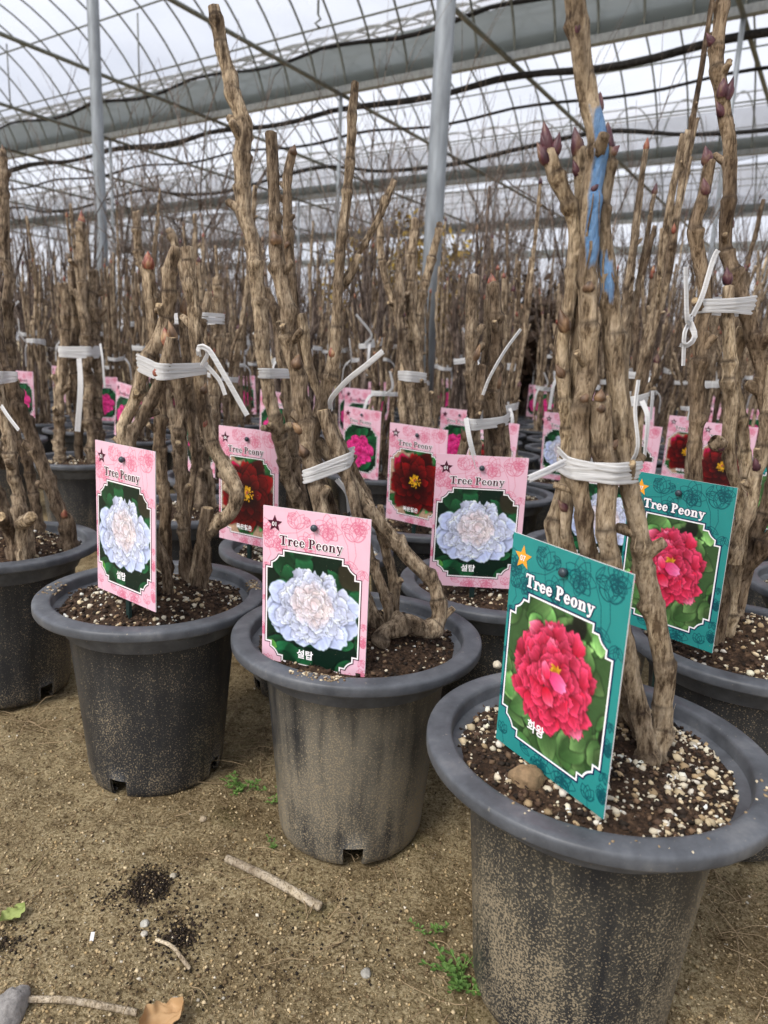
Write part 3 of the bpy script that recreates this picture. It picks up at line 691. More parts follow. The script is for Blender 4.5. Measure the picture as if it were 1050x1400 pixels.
class Plant:
    def __init__(s, label, loc, rng, name='tree_peony', cat='plant', group=None):
        s.t = thing(name, label, cat, (loc[0], loc[1], loc[2] if len(loc) > 2 else SOIL_Z), 0, group); s.o = np.array([loc[0], loc[1], loc[2] if len(loc) > 2 else SOIL_Z]); s.rng = rng; s.lines = []
    def cane(s, pts, rad, m=None, **kw):
        pts = np.asarray(pts, float)
        if s.o[2] > .1 and SOIL_Z - .01 < pts[0][2] < SOIL_Z + .12 and np.hypot(*(pts[0] - s.o)[:2]) < .13: pts = np.vstack([[pts[0] * [1, 1, 0] + [0, 0, SOIL_Z - .015]], pts]); rad = np.r_[rad[0] * 1.15, rad]
        mb = MB(); L_ = cane(mb, np.asarray(pts, float) - s.o, rad, s.rng, **kw); mb.build('cane', [m or M_BARK, M_CUT], s.t, color=True); s.lines.append((L_[0] + s.o, L_[1])); return L_[0] + s.o, L_[1]
    def bud(s, p, dr, ln, wd, m):
        p = np.asarray(p, float); best = None
        for P, r in s.lines:                      # sit on the bark of the nearest cane
            d_ = np.linalg.norm(P - p, axis=1) - r; i = int(np.argmin(d_))
            if best is None or d_[i] < best[0]: best = (d_[i], P[i], r[i])
        if best is not None and best[0] > -.2 * best[2]:
            v = p - best[1]; p = best[1] + v / (np.linalg.norm(v) + 1e-9) * best[2] * .75
        mb = MB(); bud(mb, np.asarray(p, float) - s.o, dr, ln, wd, s.rng); mb.build('bud', [m], s.t)
    def tie(s, c, z, wd=.009, turns=3, slope=(0, 0), lines=None, tails=()):
        mb, loop = tie_band(lines or s.lines, np.array(c[:2]), z, s.rng, wd, turns, slope)
        for V in mb.V: V -= s.o
        mb.build('tie_band', [M_TAPE], s.t)
        for p0, pts, w_ in tails:
            m2 = MB(); tail(m2, np.asarray(p0) - s.o, np.asarray(pts) - s.o, w_, s.rng); m2.build('tie_tail', [M_TAPE], s.t)
def pxc(data, Y, dY=0, dx=0, dy=0):
    """cane control points measured in the photograph (x, y, half width) placed at depth Y"""
    P, Rr = [], []
    for k, q in enumerate(data):
        Yk = q[3] if len(q) > 3 else Y + dY * k / max(1, len(data) - 1)
        P.append(W(q[0], q[1], Yk)); Rr.append(q[2] * Yk * .80 / F_PX)
    return np.array(P), np.array(Rr)
HI = dict(ns=26, step=.0036, node_gap=.042, flakes=30)

# --- C: the blue-painted bundle
p = Plant('pale peony bundle daubed with blue paint, purple buds on its cut canes', HERO['C'], np.random.default_rng(5))
zb0, zb1 = W(810, 150, .66)[2], W(810, 400, .66)[2]
def paintC(V, n):
    z = V[..., 2] + SOIL_Z + (fbm(V * [120, 120, 25], 4, 3) - .5) * .09; s = np.clip((z - zb1) / .05, 0, 1) * np.clip((zb0 + .012 - z) / .02, 0, 1)
    return s * np.clip(n[..., 0] * 1.3 - n[..., 1] * .9 + .5 + (fbm(V * [90, 90, 30], 8, 3) - .5) * 1.6, 0, 1)
def paintC2(V, n):
    z = V[..., 2] + SOIL_Z + (fbm(V * [120, 120, 25], 5, 3) - .5) * .07; z1 = W(835, 440, .66)[2]; z0 = W(828, 335, .66)[2]
    return .8 * np.clip((z - z1) / .02, 0, 1) * np.clip((z0 - z) / .01, 0, 1) * np.clip(-n[..., 0] * .9 - n[..., 1] * .8 + .2 + (fbm(V * [90, 90, 30], 9, 3) - .5) * 1.6, 0, 1)
cC = dict(HI, m=M_BARKP)
p.cane(*pxc([(890, 1075, 27, .65), (900, 1030, 22, .65), (910, 975, 18), (909, 905, 18), (895, 827, 18), (880, 773, 17), (868, 712, 16), (857, 650, 16), (849, 553, 17), (842, 492, 17), (837, 431, 16), (830, 370, 14), (828, 343, 12), (825, 291, 11), (831, 240, 11), (830, 205, 12)], .655), spurs=2, paint=paintC2, cut=False, **cC)
p.cane(*pxc([(886, 1050, 20, .635), (877, 997, 17, .635), (861, 918, 16, .638), (848, 830, 15), (837, 740, 15), (829, 655, 17), (824, 620, 18), (822, 584, 18), (819, 548, 17)], .64), **cC)
p.cane(*pxc([(880, 1020, 13, .67), (838, 880, 14, .66), (806, 752, 15), (796, 655, 15), (794, 620, 15), (792, 569, 15), (797, 520, 15), (803, 470, 14), (804, 420, 14), (806, 343, 15), (809, 257, 15), (811, 190, 15), (803, 141, 15), (797, 90, 15), (792, 43, 15), (786, -10, 15), (783, -70, 13)], .65), paint=paintC, spurs=2, **cC)
p.cane(*pxc([(885, 1030, 9, .69), (820, 880, 10, .685), (779, 743, 10), (777, 655, 10), (776, 620, 10), (773, 538, 11), (771, 477, 11), (777, 430, 10), (788, 343, 11), (784, 300, 11), (767, 249, 12), (754, 208, 12)], .675), cut=False, spurs=2, **cC)
p.cane(*pxc([(880, 1040, 12, .70), (800, 860, 13, .69), (763, 745, 13), (764, 693, 12), (777, 650, 10), (786, 600, 9), (784, 520, 9), (790, 440, 9), (797, 380, 10), (798, 300, 10), (794, 223, 11), (791, 203, 11)], .68), cut=False, spurs=2, **cC)
for (x, y, dx, dy, ln, wd, Yb) in ((750, 205, -5, -30, .030, .0085, .675), (738, 222, -12, -24, .022, .007, .67), (764, 206, 4, -20, .021, .006, .67), (790, 207, -4, -30, .026, .0078, .68), (782, 238, -6, -18, .016, .005, .675), (826, 150, 4, -20, .019, .007, .655), (830, 205, 1, -30, .028, .0085, .655), (789, 40, 2, -30, .018, .0055, .637),
        (819, 545, 2, -10, .012, .007, .628), (822, 565, 2, -10, .011, .006, .622), (806, 395, 1, -14, .013, .0072, .636), (774, 450, -6, -22, .024, .008, .66), (768, 515, -8, -14, .016, .006, .66), (786, 430, 3, -20, .02, .006, .66), (765, 700, -10, -12, .015, .006, .66), (846, 610, 8, -8, .013, .006, .635), (838, 210, 10, -10, .012, .005, .65), (814, 258, 5, -8, .012, .004, .635), (799, 545, 6, -10, .012, .0055, .63)):
    d_ = W(x + dx, y + dy, Yb) - W(x, y, Yb); p.bud(W(x, y, Yb), d_, ln, wd, M_BUDP if y < 330 or y > 680 else M_BUDB)
c = W(815, 637, .66); tl = [(W(772, 632, .635), [W(745, 645, .62), W(722, 655, .61)], .011), (W(862, 635, .65), [W(872, 610, .64), W(868, 560, .65), W(872, 520, .66)], .006)]
p.tie(c, c[2], .0115, 4, (0, .05), None, tl)

# --- A: bundle with the bent cane
p = Plant('short peony bundle with a bent cane, a cut stub and a red bud', HERO['A'], np.random.default_rng(6))
hA = dict(HI)
p.cane(*pxc([(256, 797, 13), (253, 759, 10), (250, 699, 9), (249, 638, 10), (248, 577, 10), (244, 529, 11), (240, 500, 10), (236, 470, 10), (234, 453, 9)], 1.06), spurs=2, **hA)
Lb = p.cane(*pxc([(262, 797, 12), (270, 771, 11), (277, 738, 11), (291, 719, 12), (314, 705, 12), (322, 676, 12), (310, 650, 13), (297, 624, 12), (287, 589, 12), (280, 553, 11), (274, 516, 11), (272, 490, 11), (269, 453, 11), (264, 404, 10), (257, 367, 10), (253, 338, 10)], 1.06), spurs=2, **hA)
p.cane(*pxc([(278, 738, 11), (281, 715, 11), (285, 695, 11)], 1.055), **hA)
p.cane(*pxc([(228, 780, 9), (200, 700, 9), (178, 612, 9), (192, 575, 10), (212, 535, 10), (226, 494, 10), (233, 462, 9)], 1.0), spurs=2, **hA)
p.cane(*pxc([(218, 775, 10), (186, 690, 10), (168, 600, 10), (182, 545, 10), (198, 492, 11), (214, 464, 12), (224, 429, 11), (229, 391, 11), (237, 359, 10), (244, 338, 9)], 1.08), spurs=2, **hA)
p.cane(*pxc([(226, 760, 11), (225, 694, 10), (220, 626, 10), (219, 565, 10), (214, 520, 10), (208, 480, 9), (208, 434, 9), (206, 404, 10), (203, 362, 10)], 1.10), cut=False, spurs=2, **hA)
p.cane(*pxc([(250, 765, 6), (266, 640, 5), (258, 560, 7), (255, 480, 8), (252, 428, 8)], 1.1), cut=False, **hA)
for (x, y, dx, dy, ln, wd, Yb, mm) in ((203, 364, 0, -20, .028, .012, 1.08, M_BUDR), (203, 470, -4, -20, .03, .011, 1.03, M_BUDR), (252, 428, 0, -20, .028, .010, 1.1, M_BUDB), (247, 460, -6, -20, .03, .008, 1.02, M_BUDB), (258, 585, 6, -20, .016, .005, 1.0, M_BUDR), (291, 540, 4, -12, .018, .008, 1.02, M_BUDB), (202, 508, -2, -10, .014, .008, .99, M_BUDR)):
    p.bud(W(x, y, Yb), W(x + dx, y + dy, Yb) - W(x, y, Yb), ln, wd, mm)
c = W(240, 502, 1.04); tl = [(W(272, 486, 1.0), [W(272, 475, .99), W(285, 478, .985), W(305, 510, .98), W(325, 545, .98), W(338, 568, .98)], .013), (W(283, 500, 1.0), [W(300, 520, 1.0), W(308, 540, 1.0)], .011), (W(276, 500, 1.0), [W(284, 482, .99), W(276, 474, .99), W(270, 480, .99)], .010)]
p.tie(c, c[2], .014, 3, (.0, .1), None, tl)

# --- B: cane curling out of an exposed root
p = Plant('peony with a long cane curling out of an exposed root, tied low', HERO['B'], np.random.default_rng(7))
p.cane(*pxc([(522, 868, 13, .87), (540, 858, 16, .88), (560, 853, 18, .89), (585, 861, 16, .90), (600, 850, 14, .91), (602, 828, 13, .915), (592, 797, 12), (560, 762, 13), (529, 727, 12), (499, 690, 12), (475, 651, 11), (450, 622, 10), (437, 603, 9)], .92), spurs=2, rough=1.2, **HI)
p.cane(*pxc([(520, 870, 15), (488, 810, 15), (456, 740, 14), (437, 685, 14), (430, 645, 14), (420, 612, 13), (417, 567, 13), (409, 513, 13), (400, 487, 13), (395, 455, 12), (389, 420, 12), (385, 393, 12), (380, 350, 12), (378, 325, 11), (375, 300, 9), (372, 233, 9), (368, 180, 9)], .90), spurs=4, **HI)
p.cane(*pxc([(530, 830, 9), (505, 760, 9), (480, 670, 10), (470, 632, 11), (463, 612, 12), (455, 590, 12), (445, 562, 11)], .905), rough=1.3, **HI)
p.cane(*pxc([(520, 860, 9), (470, 740, 9), (440, 650, 9), (430, 600, 10), (443, 548, 10), (449, 519, 11), (457, 490, 11), (461, 447, 9), (466, 393, 8), (467, 333, 8), (474, 283, 7), (477, 230, 7), (482, 160, 7), (487, 113, 6)], .94), spurs=2, **HI)
p.cane(*pxc([(487, 352, 4), (500, 332, 5), (519, 298, 5), (541, 246, 5)], .96), **HI)
p.cane(*pxc([(465, 395, 7), (480, 372, 6), (490, 348, 5)], .95), **HI)
p.cane(*pxc([(541, 832, 11), (541, 800, 9), (528, 750, 8), (506, 690, 8), (470, 620, 8), (440, 545, 8), (420, 480, 8), (410, 430, 8)], .95), spurs=2, **HI)
p.cane(*pxc([(505, 850, 8), (455, 700, 8), (428, 620, 8), (410, 500, 8), (398, 400, 8), (393, 330, 8), (391, 280, 7), (394, 238, 7), (400, 208, 7)], .955), spurs=4, rough=1.3, **HI)
for (x, y, dx, dy, ln, wd, Yb, mm) in ((400, 210, 3, -12, .014, .007, .955, M_BUDB), (378, 330, -4, -20, .02, .010, .885, M_BUDB), (400, 590, -12, -10, .022, .009, .885, M_BUDB), (412, 625, -6, -12, .02, .010, .88, M_BUDB), (405, 500, 3, -12, .02, .010, .885, M_BUDB), (447, 485, -2, -14, .014, .006, .92, M_BUDR), (395, 330, -8, 12, .012, .005, .94, M_BUDB)):
    p.bud(W(x, y, Yb), W(x + dx, y + dy, Yb) - W(x, y, Yb), ln, wd, mm)
c = W(450, 637, .915); tl = [(W(452, 560, .93), [W(453, 545, .91), W(475, 520, .88), W(500, 500, .86), W(524, 480, .85)], .011), (W(460, 655, .90), [W(475, 675, .91), W(478, 700, .93)], .012)]
p.tie(c, c[2], .0125, 3, (.35, 0), None, tl)

# --- G: tall straight cane behind
p = Plant('tall slender peony cane rising above the others beside the exposed-root peony', HERO['G'], np.random.default_rng(8))
p.cane(*pxc([(425, 760, 12, 1.3), (392, 640, 11, 1.24), (378, 579, 11), (367, 521, 11), (357, 445, 12), (349, 360, 12), (345, 325, 12), (338, 290, 12), (333, 240, 13), (330, 180, 12), (319, 120, 11), (308, 80, 10), (301, 35, 10), (296, 10, 9)], 1.2), spurs=4, **HI)
p.cane(*pxc([(404, 750, 9, 1.34), (402, 690, 9, 1.3), (399, 600, 9), (392, 500, 8), (382, 440, 8)], 1.25), **HI)
p.cane(*pxc([(430, 760, 8, 1.36), (405, 640, 8), (390, 520, 8), (375, 430, 8), (362, 395, 7)], 1.33), spurs=2, **HI)
p.cane(*pxc([(316, 118, 5), (311, 104, 5), (307, 94, 4)], 1.2), cut=False, **HI)
c = W(388, 512, 1.26); p.tie(c, c[2], .010, 3)

# --- F: stout pair behind the white tag
p = Plant('stout peony pair with a pink bud, tied in white above the upright white tag', HERO['F'], np.random.default_rng(9))
p.cane(*pxc([(660, 800, 10), (650, 700, 9), (650, 600, 9), (648, 523, 10), (645, 431, 10), (648, 377, 9)], 1.15), spurs=2, **HI)
p.cane(*pxc([(690, 800, 10), (685, 700, 10), (682, 614, 9), (675, 560, 10), (674, 523, 11), (677, 462, 10), (677, 425, 11), (674, 388, 10)], 1.17), cut=False, spurs=4, rough=1.3, **HI)
p.cane(*pxc([(675, 800, 8), (670, 650, 8), (667, 570, 8), (664, 477, 6), (665, 410, 6)], 1.19), **HI)
p.cane(*pxc([(645, 790, 8), (630, 650, 8), (644, 585, 8), (656, 545, 8), (660, 500, 7)], 1.13), spurs=2, **HI)
p.cane(*pxc([(700, 790, 7), (695, 700, 7), (690, 610, 7), (683, 540, 7), (686, 480, 6)], 1.2), **HI)
for (x, y, dx, dy, ln, wd, Yb, mm) in ((673, 390, -2, -20, .024, .010, 1.17, M_BUDR), (655, 490, 6, -16, .03, .009, 1.14, M_BUDB), (686, 530, 4, -16, .03, .008, 1.16, M_BUDB), (630, 600, -4, -14, .026, .007, 1.11, M_BUDB)):
    p.bud(W(x, y, Yb), W(x + dx, y + dy, Yb) - W(x, y, Yb), ln, wd, mm)
c = W(662, 577, 1.15); tl = [(W(637, 572, 1.12), [W(642, 600, 1.10), W(652, 640, 1.10)], .013), (W(660, 540, 1.12), [W(670, 515, 1.12), W(690, 480, 1.12), W(712, 450, 1.12)], .008)]
p.tie(c, c[2], .014, 3, (0, .05), None, tl)

# --- E: tall purple-budded plant on a dark root
p = Plant('tall peony with purple buds rising from a thick dark root and tied high', HERO['E'], np.random.default_rng(10))
cE = dict(HI, m=M_BARKP)
p.cane(*pxc([(990, 815, 10), (964, 720, 10), (953, 640, 11), (952, 590, 11), (955, 506, 12), (964, 414, 11), (956, 357, 11), (950, 310, 10), (956, 280, 9), (964, 255, 9), (969, 220, 9)], .92), cut=False, spurs=2, **cE)
p.cane(*pxc([(1012, 800, 14), (1034, 740, 12), (1056, 650, 11), (1046, 551, 13), (1038, 506, 13), (1029, 460, 12), (1017, 414, 11), (1003, 369, 11), (995, 323, 10), (997, 271, 10), (998, 212, 10), (994, 165, 10), (985, 120, 10), (980, 94, 10), (984, 47, 9), (988, 0, 9), (993, -60, 9)], .96), spurs=4, **cE)
p.cane(*pxc([(1005, 800, 11), (1014, 720, 9), (1011, 675, 9), (1001, 644, 9), (997, 597, 11), (997, 529, 11), (995, 460, 10), (995, 392, 9)], .93), cut=False, **cE)
p.cane(*pxc([(1003, 770, 13), (1010, 735, 11), (1028, 690, 10), (1037, 653, 10), (1047, 616, 11), (1052, 560, 10), (1058, 500, 9)], .90), spurs=2, **cE)
p.cane(*pxc([(1003, 805, 17, .96), (1015, 780, 16, .95), (1037, 757, 14, .94), (1060, 730, 13, .94), (1085, 705, 12, .94)], .93), m=M_BARK, rough=1.5, **{k_: v_ for k_, v_ in HI.items()})
p.cane(*pxc([(1000, 835, 19, .97), (1001, 800, 19, .97), (1005, 765, 18, .97), (1012, 738, 16, .97), (1020, 715, 15, .97)], .95), m=M_BARK, rough=1.4, **HI)
p.cane(*pxc([(1005, 760, 10), (1022, 640, 10), (1010, 560, 12), (1004, 500, 11), (1012, 450, 10)], .98), spurs=2, **cE)
p.cane(*pxc([(975, 600, 10), (983, 606, 15), (990, 600, 9)], .905), rough=2.2, ns=24, step=.003, m=M_BARK)
for (x, y, dx, dy, ln, wd, Yb) in ((967, 222, -2, -18, .024, .009, .92), (993, 362, -1, -16, .024, .008, .925), (982, 366, -8, -10, .02, .006, .92), (988, 128, 0, -20, .028, .009, .95), (1000, 130, 6, -20, .03, .0075, .95), (972, 60, -8, -14, .02, .007, .96), (968, 160, -6, -14, .022, .007, .94), (968, 262, -3, -16, .022, .008, .91), (1030, 640, -2, -20, .02, .007, .88), (1015, 678, 5, -5, .012, .005, .9), (988, 618, -6, -6, .016, .006, .9), (1018, 310, 4, -18, .02, .007, .97)):
    p.bud(W(x, y, Yb), W(x + dx, y + dy, Yb) - W(x, y, Yb), ln, wd, M_BUDP)
c = W(990, 418, .94); tl = [(W(945, 432, .90), [W(940, 440, .88), W(938, 400, .88), W(937, 365, .88)], .010), (W(947, 432, .9), [W(960, 405, .9), W(975, 355, .91), W(982, 342, .91)], .010), (W(945, 436, .9), [W(936, 455, .88), W(935, 475, .88), W(934, 500, .88)], .009), (W(943, 440, .89), [W(950, 460, .88), W(940, 472, .88), W(930, 470, .88)], .012)]
p.tie(c, c[2], .0145, 3, (.08, 0), None, tl)

# --- D: leaning pair at the edge, and I: four tied canes
p = Plant('leaning peony canes with pale cut stubs at their base, tied in white', HERO['D'], np.random.default_rng(12))
p.cane(*pxc([(38, 745, 15), (33, 715, 13), (21, 665, 10), (10, 600, 10), (-5, 520, 10), (-20, 440, 9)], 1.22), spurs=2, **HI)
p.cane(*pxc([(92, 716, 13), (84, 700, 11), (69, 665, 11), (39, 592, 11), (19, 536, 11), (4, 497, 10), (-12, 440, 9), (-22, 380, 9)], 1.28), spurs=2, **HI)
p.cane(*pxc([(10, 720, 12), (-10, 650, 11), (-15, 560, 10), (-10, 480, 10), (-4, 400, 9)], 1.33), spurs=2, **HI)
p.cane(*pxc([(30, 722, 10, 1.19), (36, 712, 10, 1.165), (41, 707, 10, 1.14)], 1.2), **HI)
p.cane(*pxc([(14, 730, 10, 1.2), (8, 714, 9, 1.17), (4, 706, 9, 1.15)], 1.2), **HI)
p.cane(*pxc([(52, 700, 8), (40, 650, 8), (22, 590, 8), (8, 530, 8), (-6, 480, 8)], 1.36), **HI)
p.bud(W(88, 702, 1.25), [.2, -.3, 1], .02, .008, M_BUDR)
c = W(0, 515, 1.28); p.tie(c, c[2], .012, 3, (0, 0), None, [(W(2, 555, 1.2), [W(12, 570, 1.19), W(26, 588, 1.18)], .012)])
p2 = W(9, 400, 1.45)
pt_ = [(2, 640, 8), (14, 560, 8), (13, 480, 8), (10, 400, 8), (8, 350, 8), (6, 266, 8), (3, 205, 7)]
p.cane(*pxc(pt_, 1.36), spurs=2, **HI); p.bud(W(4, 210, 1.36), [0, 0, 1], .02, .006, M_BUDB)
p = Plant('peony of four upright canes in a row, held by a long white band', HERO['I'], np.random.default_rng(13))
p.cane(*pxc([(85, 640, 9), (80, 560, 8), (85, 490, 8), (90, 430, 7), (88, 388, 7)], 2.24), spurs=2, **HI)
p.cane(*pxc([(128, 640, 9), (123, 560, 8), (120, 490, 8), (113, 410, 8), (110, 360, 8), (112, 305, 8)], 2.26), cut=False, spurs=2, **HI)
p.cane(*pxc([(108, 630, 7), (106, 550, 7), (100, 490, 7), (103, 440, 6), (98, 370, 6)], 2.28), spurs=2, **HI)
p.cane(*pxc([(140, 635, 8), (134, 560, 8), (130, 480, 8), (128, 400, 8), (126, 370, 8)], 2.3), spurs=2, **HI)
p.bud(W(112, 308, 2.26), [0, 0, 1], .055, .014, M_BUDR)
c = W(110, 481, 2.26); p.tie(c, c[2], .022, 3, (0, 0), None, [(W(137, 470, 2.2), [W(140, 490, 2.18), W(143, 530, 2.18)], .012), (W(108, 490, 2.22), [W(110, 530, 2.2), W(106, 590, 2.2)], .03)])
p = Plant('crooked peony stump with a dark root seen between the bent-cane bundle and its tag', HERO['K'], np.random.default_rng(15))
for i_, d_ in enumerate(([(275, 690, 11), (270, 640, 9), (266, 600, 8), (262, 540, 7), (270, 470, 7), (285, 400, 6)], [(285, 690, 9), (288, 655, 8), (280, 620, 7), (290, 560, 7), (300, 480, 6), (296, 380, 6)], [(250, 690, 8), (240, 600, 7), (225, 500, 7), (210, 400, 7), (190, 350, 6), (186, 290, 6)], [(260, 690, 8), (275, 560, 7), (262, 440, 6), (240, 330, 6), (232, 315, 5)])): p.cane(*pxc(d_, 1.62 + .03 * i_), spurs=2, cut=i_ % 2 == 0, rough=1.3, **HI)
c = W(258, 435, 1.64); p.tie(c, c[2], .014, 3)
p = Plant('peony with two straight canes and a dark bud behind the small dark red tag', HERO['H'], np.random.default_rng(14))
p.cane(*pxc([(600, 690, 8), (590, 600, 8), (570, 480, 7), (560, 400, 7), (566, 300, 6)], 1.62), spurs=2, **HI)
p.cane(*pxc([(585, 690, 7), (570, 600, 7), (560, 520, 7), (548, 440, 7), (545, 355, 6)], 1.6), spurs=2, **HI)
p.cane(*pxc([(570, 690, 7), (552, 600, 7), (552, 515, 7), (575, 420, 7), (598, 330, 6), (602, 305, 5)], 1.64), cut=False, spurs=2, **HI)
p.cane(*pxc([(595, 690, 7), (580, 600, 7), (562, 515, 7), (545, 440, 6), (522, 360, 6), (520, 300, 5)], 1.66), spurs=2, **HI)
c = W(553, 515, 1.63); p.tie(c, c[2], .014, 3)

# ------------------------------------------------------------------ name tags
TW, TH = .144, .216
def lin(c):
    c = np.asarray(c, float); return np.where(c <= .04045, c / 12.92, ((c + .055) / 1.055) ** 2.4)
NX, NY = 232, 348
PU, PV = np.meshgrid((np.arange(NX)) / (NX - 1), (np.arange(NY)) / (NY - 1) * 1.5, indexing='xy')    # v runs down the card, 0..1.5
def frame_sdf(U, V, inset=0.0):
    """signed distance (negative inside) of the picture window: a rectangle with stepped concave corners"""
    x0, x1, y0, y1 = .045 + inset, .925 - inset, .372 + inset, 1.375 - inset
    d = np.maximum(np.maximum(x0 - U, U - x1), np.maximum(y0 - V, V - y1))
    for cx in (x0, x1):
        for cy in (y0, y1):
            d = np.maximum(d, (.128) - np.hypot(U - cx, V - cy))
            d = np.maximum(d, np.minimum(.165 - np.abs(U - cx), .05 - np.abs(V - cy)))
            d = np.maximum(d, np.minimum(.05 - np.abs(U - cx), .165 - np.abs(V - cy)))
    return d
class Paint:
    def __init__(s, base, seed): s.img = np.zeros((NY, NX, 3)) + base; s.rng = np.random.default_rng(seed); s.grain = n2(PU * 60, PV * 60, seed, 2)
    def petal(s, cx, cy, ang, L_, wd, cb, ce, ruf=.12, sh=.28, asym=0.0, pw=.65, vein=.10):
        r = s.rng; m = int(np.ceil((max(L_, wd) * 1.35) * NX)) + 2; ix, iy = int(cx * NX), int(cy * NX)
        X0, X1, Y0, Y1 = max(0, ix - m), min(NX, ix + m), max(0, iy - m), min(NY, iy + m)
        if X0 >= X1 or Y0 >= Y1: return
        u = PU[Y0:Y1, X0:X1] - cx; v = PV[Y0:Y1, X0:X1] - cy; ca, sa = math.cos(ang), math.sin(ang)
        x = u * ca + v * sa; y = -u * sa + v * ca; sd = int(r.integers(1e6))
        xl = x / (L_ * (1 + ruf * 1.6 * (n2(y / wd * 3.2 + 9, 0 * y, sd, 2) - .5)))
        hw = wd * np.clip(np.sin(np.pi * np.clip(xl * .93 + .05, 0, 1)), 0, 1) ** pw * (1 + ruf * 1.2 * (n2(x / L_ * 5, 0 * x + 4, sd + 3, 2) - .5))
        ed = np.minimum((hw - np.abs(y)) / wd, np.minimum(xl + .02, 1.0 - xl) * L_ / wd * 1.2)
        a = np.clip(ed / .10, 0, 1); a = a * (xl > 0) * (xl < 1.02)
        sub = s.img[Y0:Y1, X0:X1]
        shd = np.clip((ed + .22) / .22, 0, 1) * (xl > -.1) * (xl < 1.25); sub *= (1 - sh * shd * (1 - a))[..., None]
        t = np.clip(xl, 0, 1)[..., None]; c = np.asarray(cb) * (1 - t ** 1.4) + np.asarray(ce) * t ** 1.4
        c = c * (1 + vein * (n2(y / wd * 9, x / L_ * 1.5, sd + 5, 2) - .5) * 2 + .22 * (n2(x / L_ * 2.3, y / wd * 2.3, sd + 6, 2) - .5) + asym * (y / wd))[..., None]
        c = c * (1 + .10 * np.clip(1 - ed / .5, 0, 1) * (t[..., 0] > .45) * (ed > 0))[..., None]
        sub[:] = sub * (1 - a[..., None]) + np.clip(c, 0, 1) * a[..., None]
    def leaf(s, cx, cy, ang, L_, wd, c, c2):
        s.petal(cx, cy, ang, L_, wd, c, c2, .10, .3, .15, .9, .12)
    def line(s, P, wd, c, al=.8):
        """thin printed line through points P (card units)"""
        P = np.asarray(P, float)
        for (x0, y0), (x1, y1) in zip(P[:-1], P[1:]):
            m = wd * 2
            X0, X1 = int(max(0, (min(x0, x1) - m) * NX)), int(min(NX, (max(x0, x1) + m) * NX + 2)); Y0, Y1 = int(max(0, (min(y0, y1) - m) * NX)), int(min(NY, (max(y0, y1) + m) * NX + 2))
            if X0 >= X1 or Y0 >= Y1: continue
            u, v = PU[Y0:Y1, X0:X1], PV[Y0:Y1, X0:X1]; dx, dy = x1 - x0, y1 - y0; q = np.clip(((u - x0) * dx + (v - y0) * dy) / (dx * dx + dy * dy + 1e-12), 0, 1)
            d = np.hypot(u - x0 - q * dx, v - y0 - q * dy); a = (np.clip((wd - d) / wd * 1.6, 0, 1) * al)[..., None]
            s.img[Y0:Y1, X0:X1] = s.img[Y0:Y1, X0:X1] * (1 - a) + np.asarray(c) * a
def line_art(pt, col, al):
    """drawn peonies, buds and leaves in the border"""
    r = np.random.default_rng(77); wd = .0040
    def petal_outline(cx, cy, ang, L_, w_):
        t = np.linspace(0, 1, 15); x = np.r_[t, t[::-1]]; y = np.r_[w_ * np.sin(np.pi * t ** .8) ** .7, -w_ * np.sin(np.pi * t[::-1] ** .8) ** .7]
        x = x * L_ + .02 * L_ * np.sin(x * 21 + ang); c_, s_ = math.cos(ang), math.sin(ang); pt.line(np.stack([cx + x * c_ - y * s_, cy + x * s_ + y * c_], 1), wd, col, al)
    def flower(cx, cy, R_):
        for k in range(3):
            n = 7 - k
            for j in range(n): petal_outline(cx, cy + .02 * k, j * 6.283 / n + k * .5 + r.uniform(-.2, .2), R_ * (1 - .27 * k) * r.uniform(.85, 1.1), R_ * .34)
    def bud_(cx, cy, R_):
        for a in (-2.1, -1.57, -1.05): petal_outline(cx, cy, a, R_ * 1.3, R_ * .42)
        for a in (-2.6, -.5): petal_outline(cx, cy, a, R_ * .9, R_ * .2)
        pt.line([(cx, cy), (cx + .02, cy + R_), (cx - .01, cy + 1.9 * R_)], wd, col, al)
    def leaves(cx, cy, R_, a0):
        for a in (-.7, 0, .7):
            petal_outline(cx, cy, a0 + a, R_, R_ * .2); pt.line([(cx, cy), (cx + R_ * .9 * math.cos(a0 + a), cy + R_ * .9 * math.sin(a0 + a))], wd * .8, col, al)
    flower(.62, .13, .13); flower(.44, .27, .10); bud_(.32, .16, .11); bud_(.86, .20, .12); flower(.9, .06, .1); flower(.05, .20, .10); flower(.17, .30, .09); bud_(.06, .36, .06)
    leaves(.74, .10, .10, -.3); leaves(.80, .38, .11, 1.2); leaves(.95, .44, .09, 1.7); leaves(.24, .06, .08, .4); leaves(.45, .08, .07, 2.7); leaves(.03, .5, .06, 1.3)
    flower(.65, 1.44, .11); flower(.46, 1.45, .08); bud_(.86, 1.45, .07); bud_(.06, 1.42, .06); leaves(.25, 1.42, .10, -.4); leaves(.36, 1.46, .07, .3); leaves(.96, 1.22, .07, 1.2); leaves(.97, .9, .06, 1.6); flower(.02, 1.1, .05); leaves(.02, .8, .05, 1.4); flower(.97, 1.05, .05); flower(.97, 1.35, .06)
    pt.line([(.1, .30), (.2, .22), (.33, .2), (.45, .12), (.6, .1)], wd, col, al); pt.line([(.75, .15), (.8, .25), (.82, .4), (.93, .55)], wd, col, al)
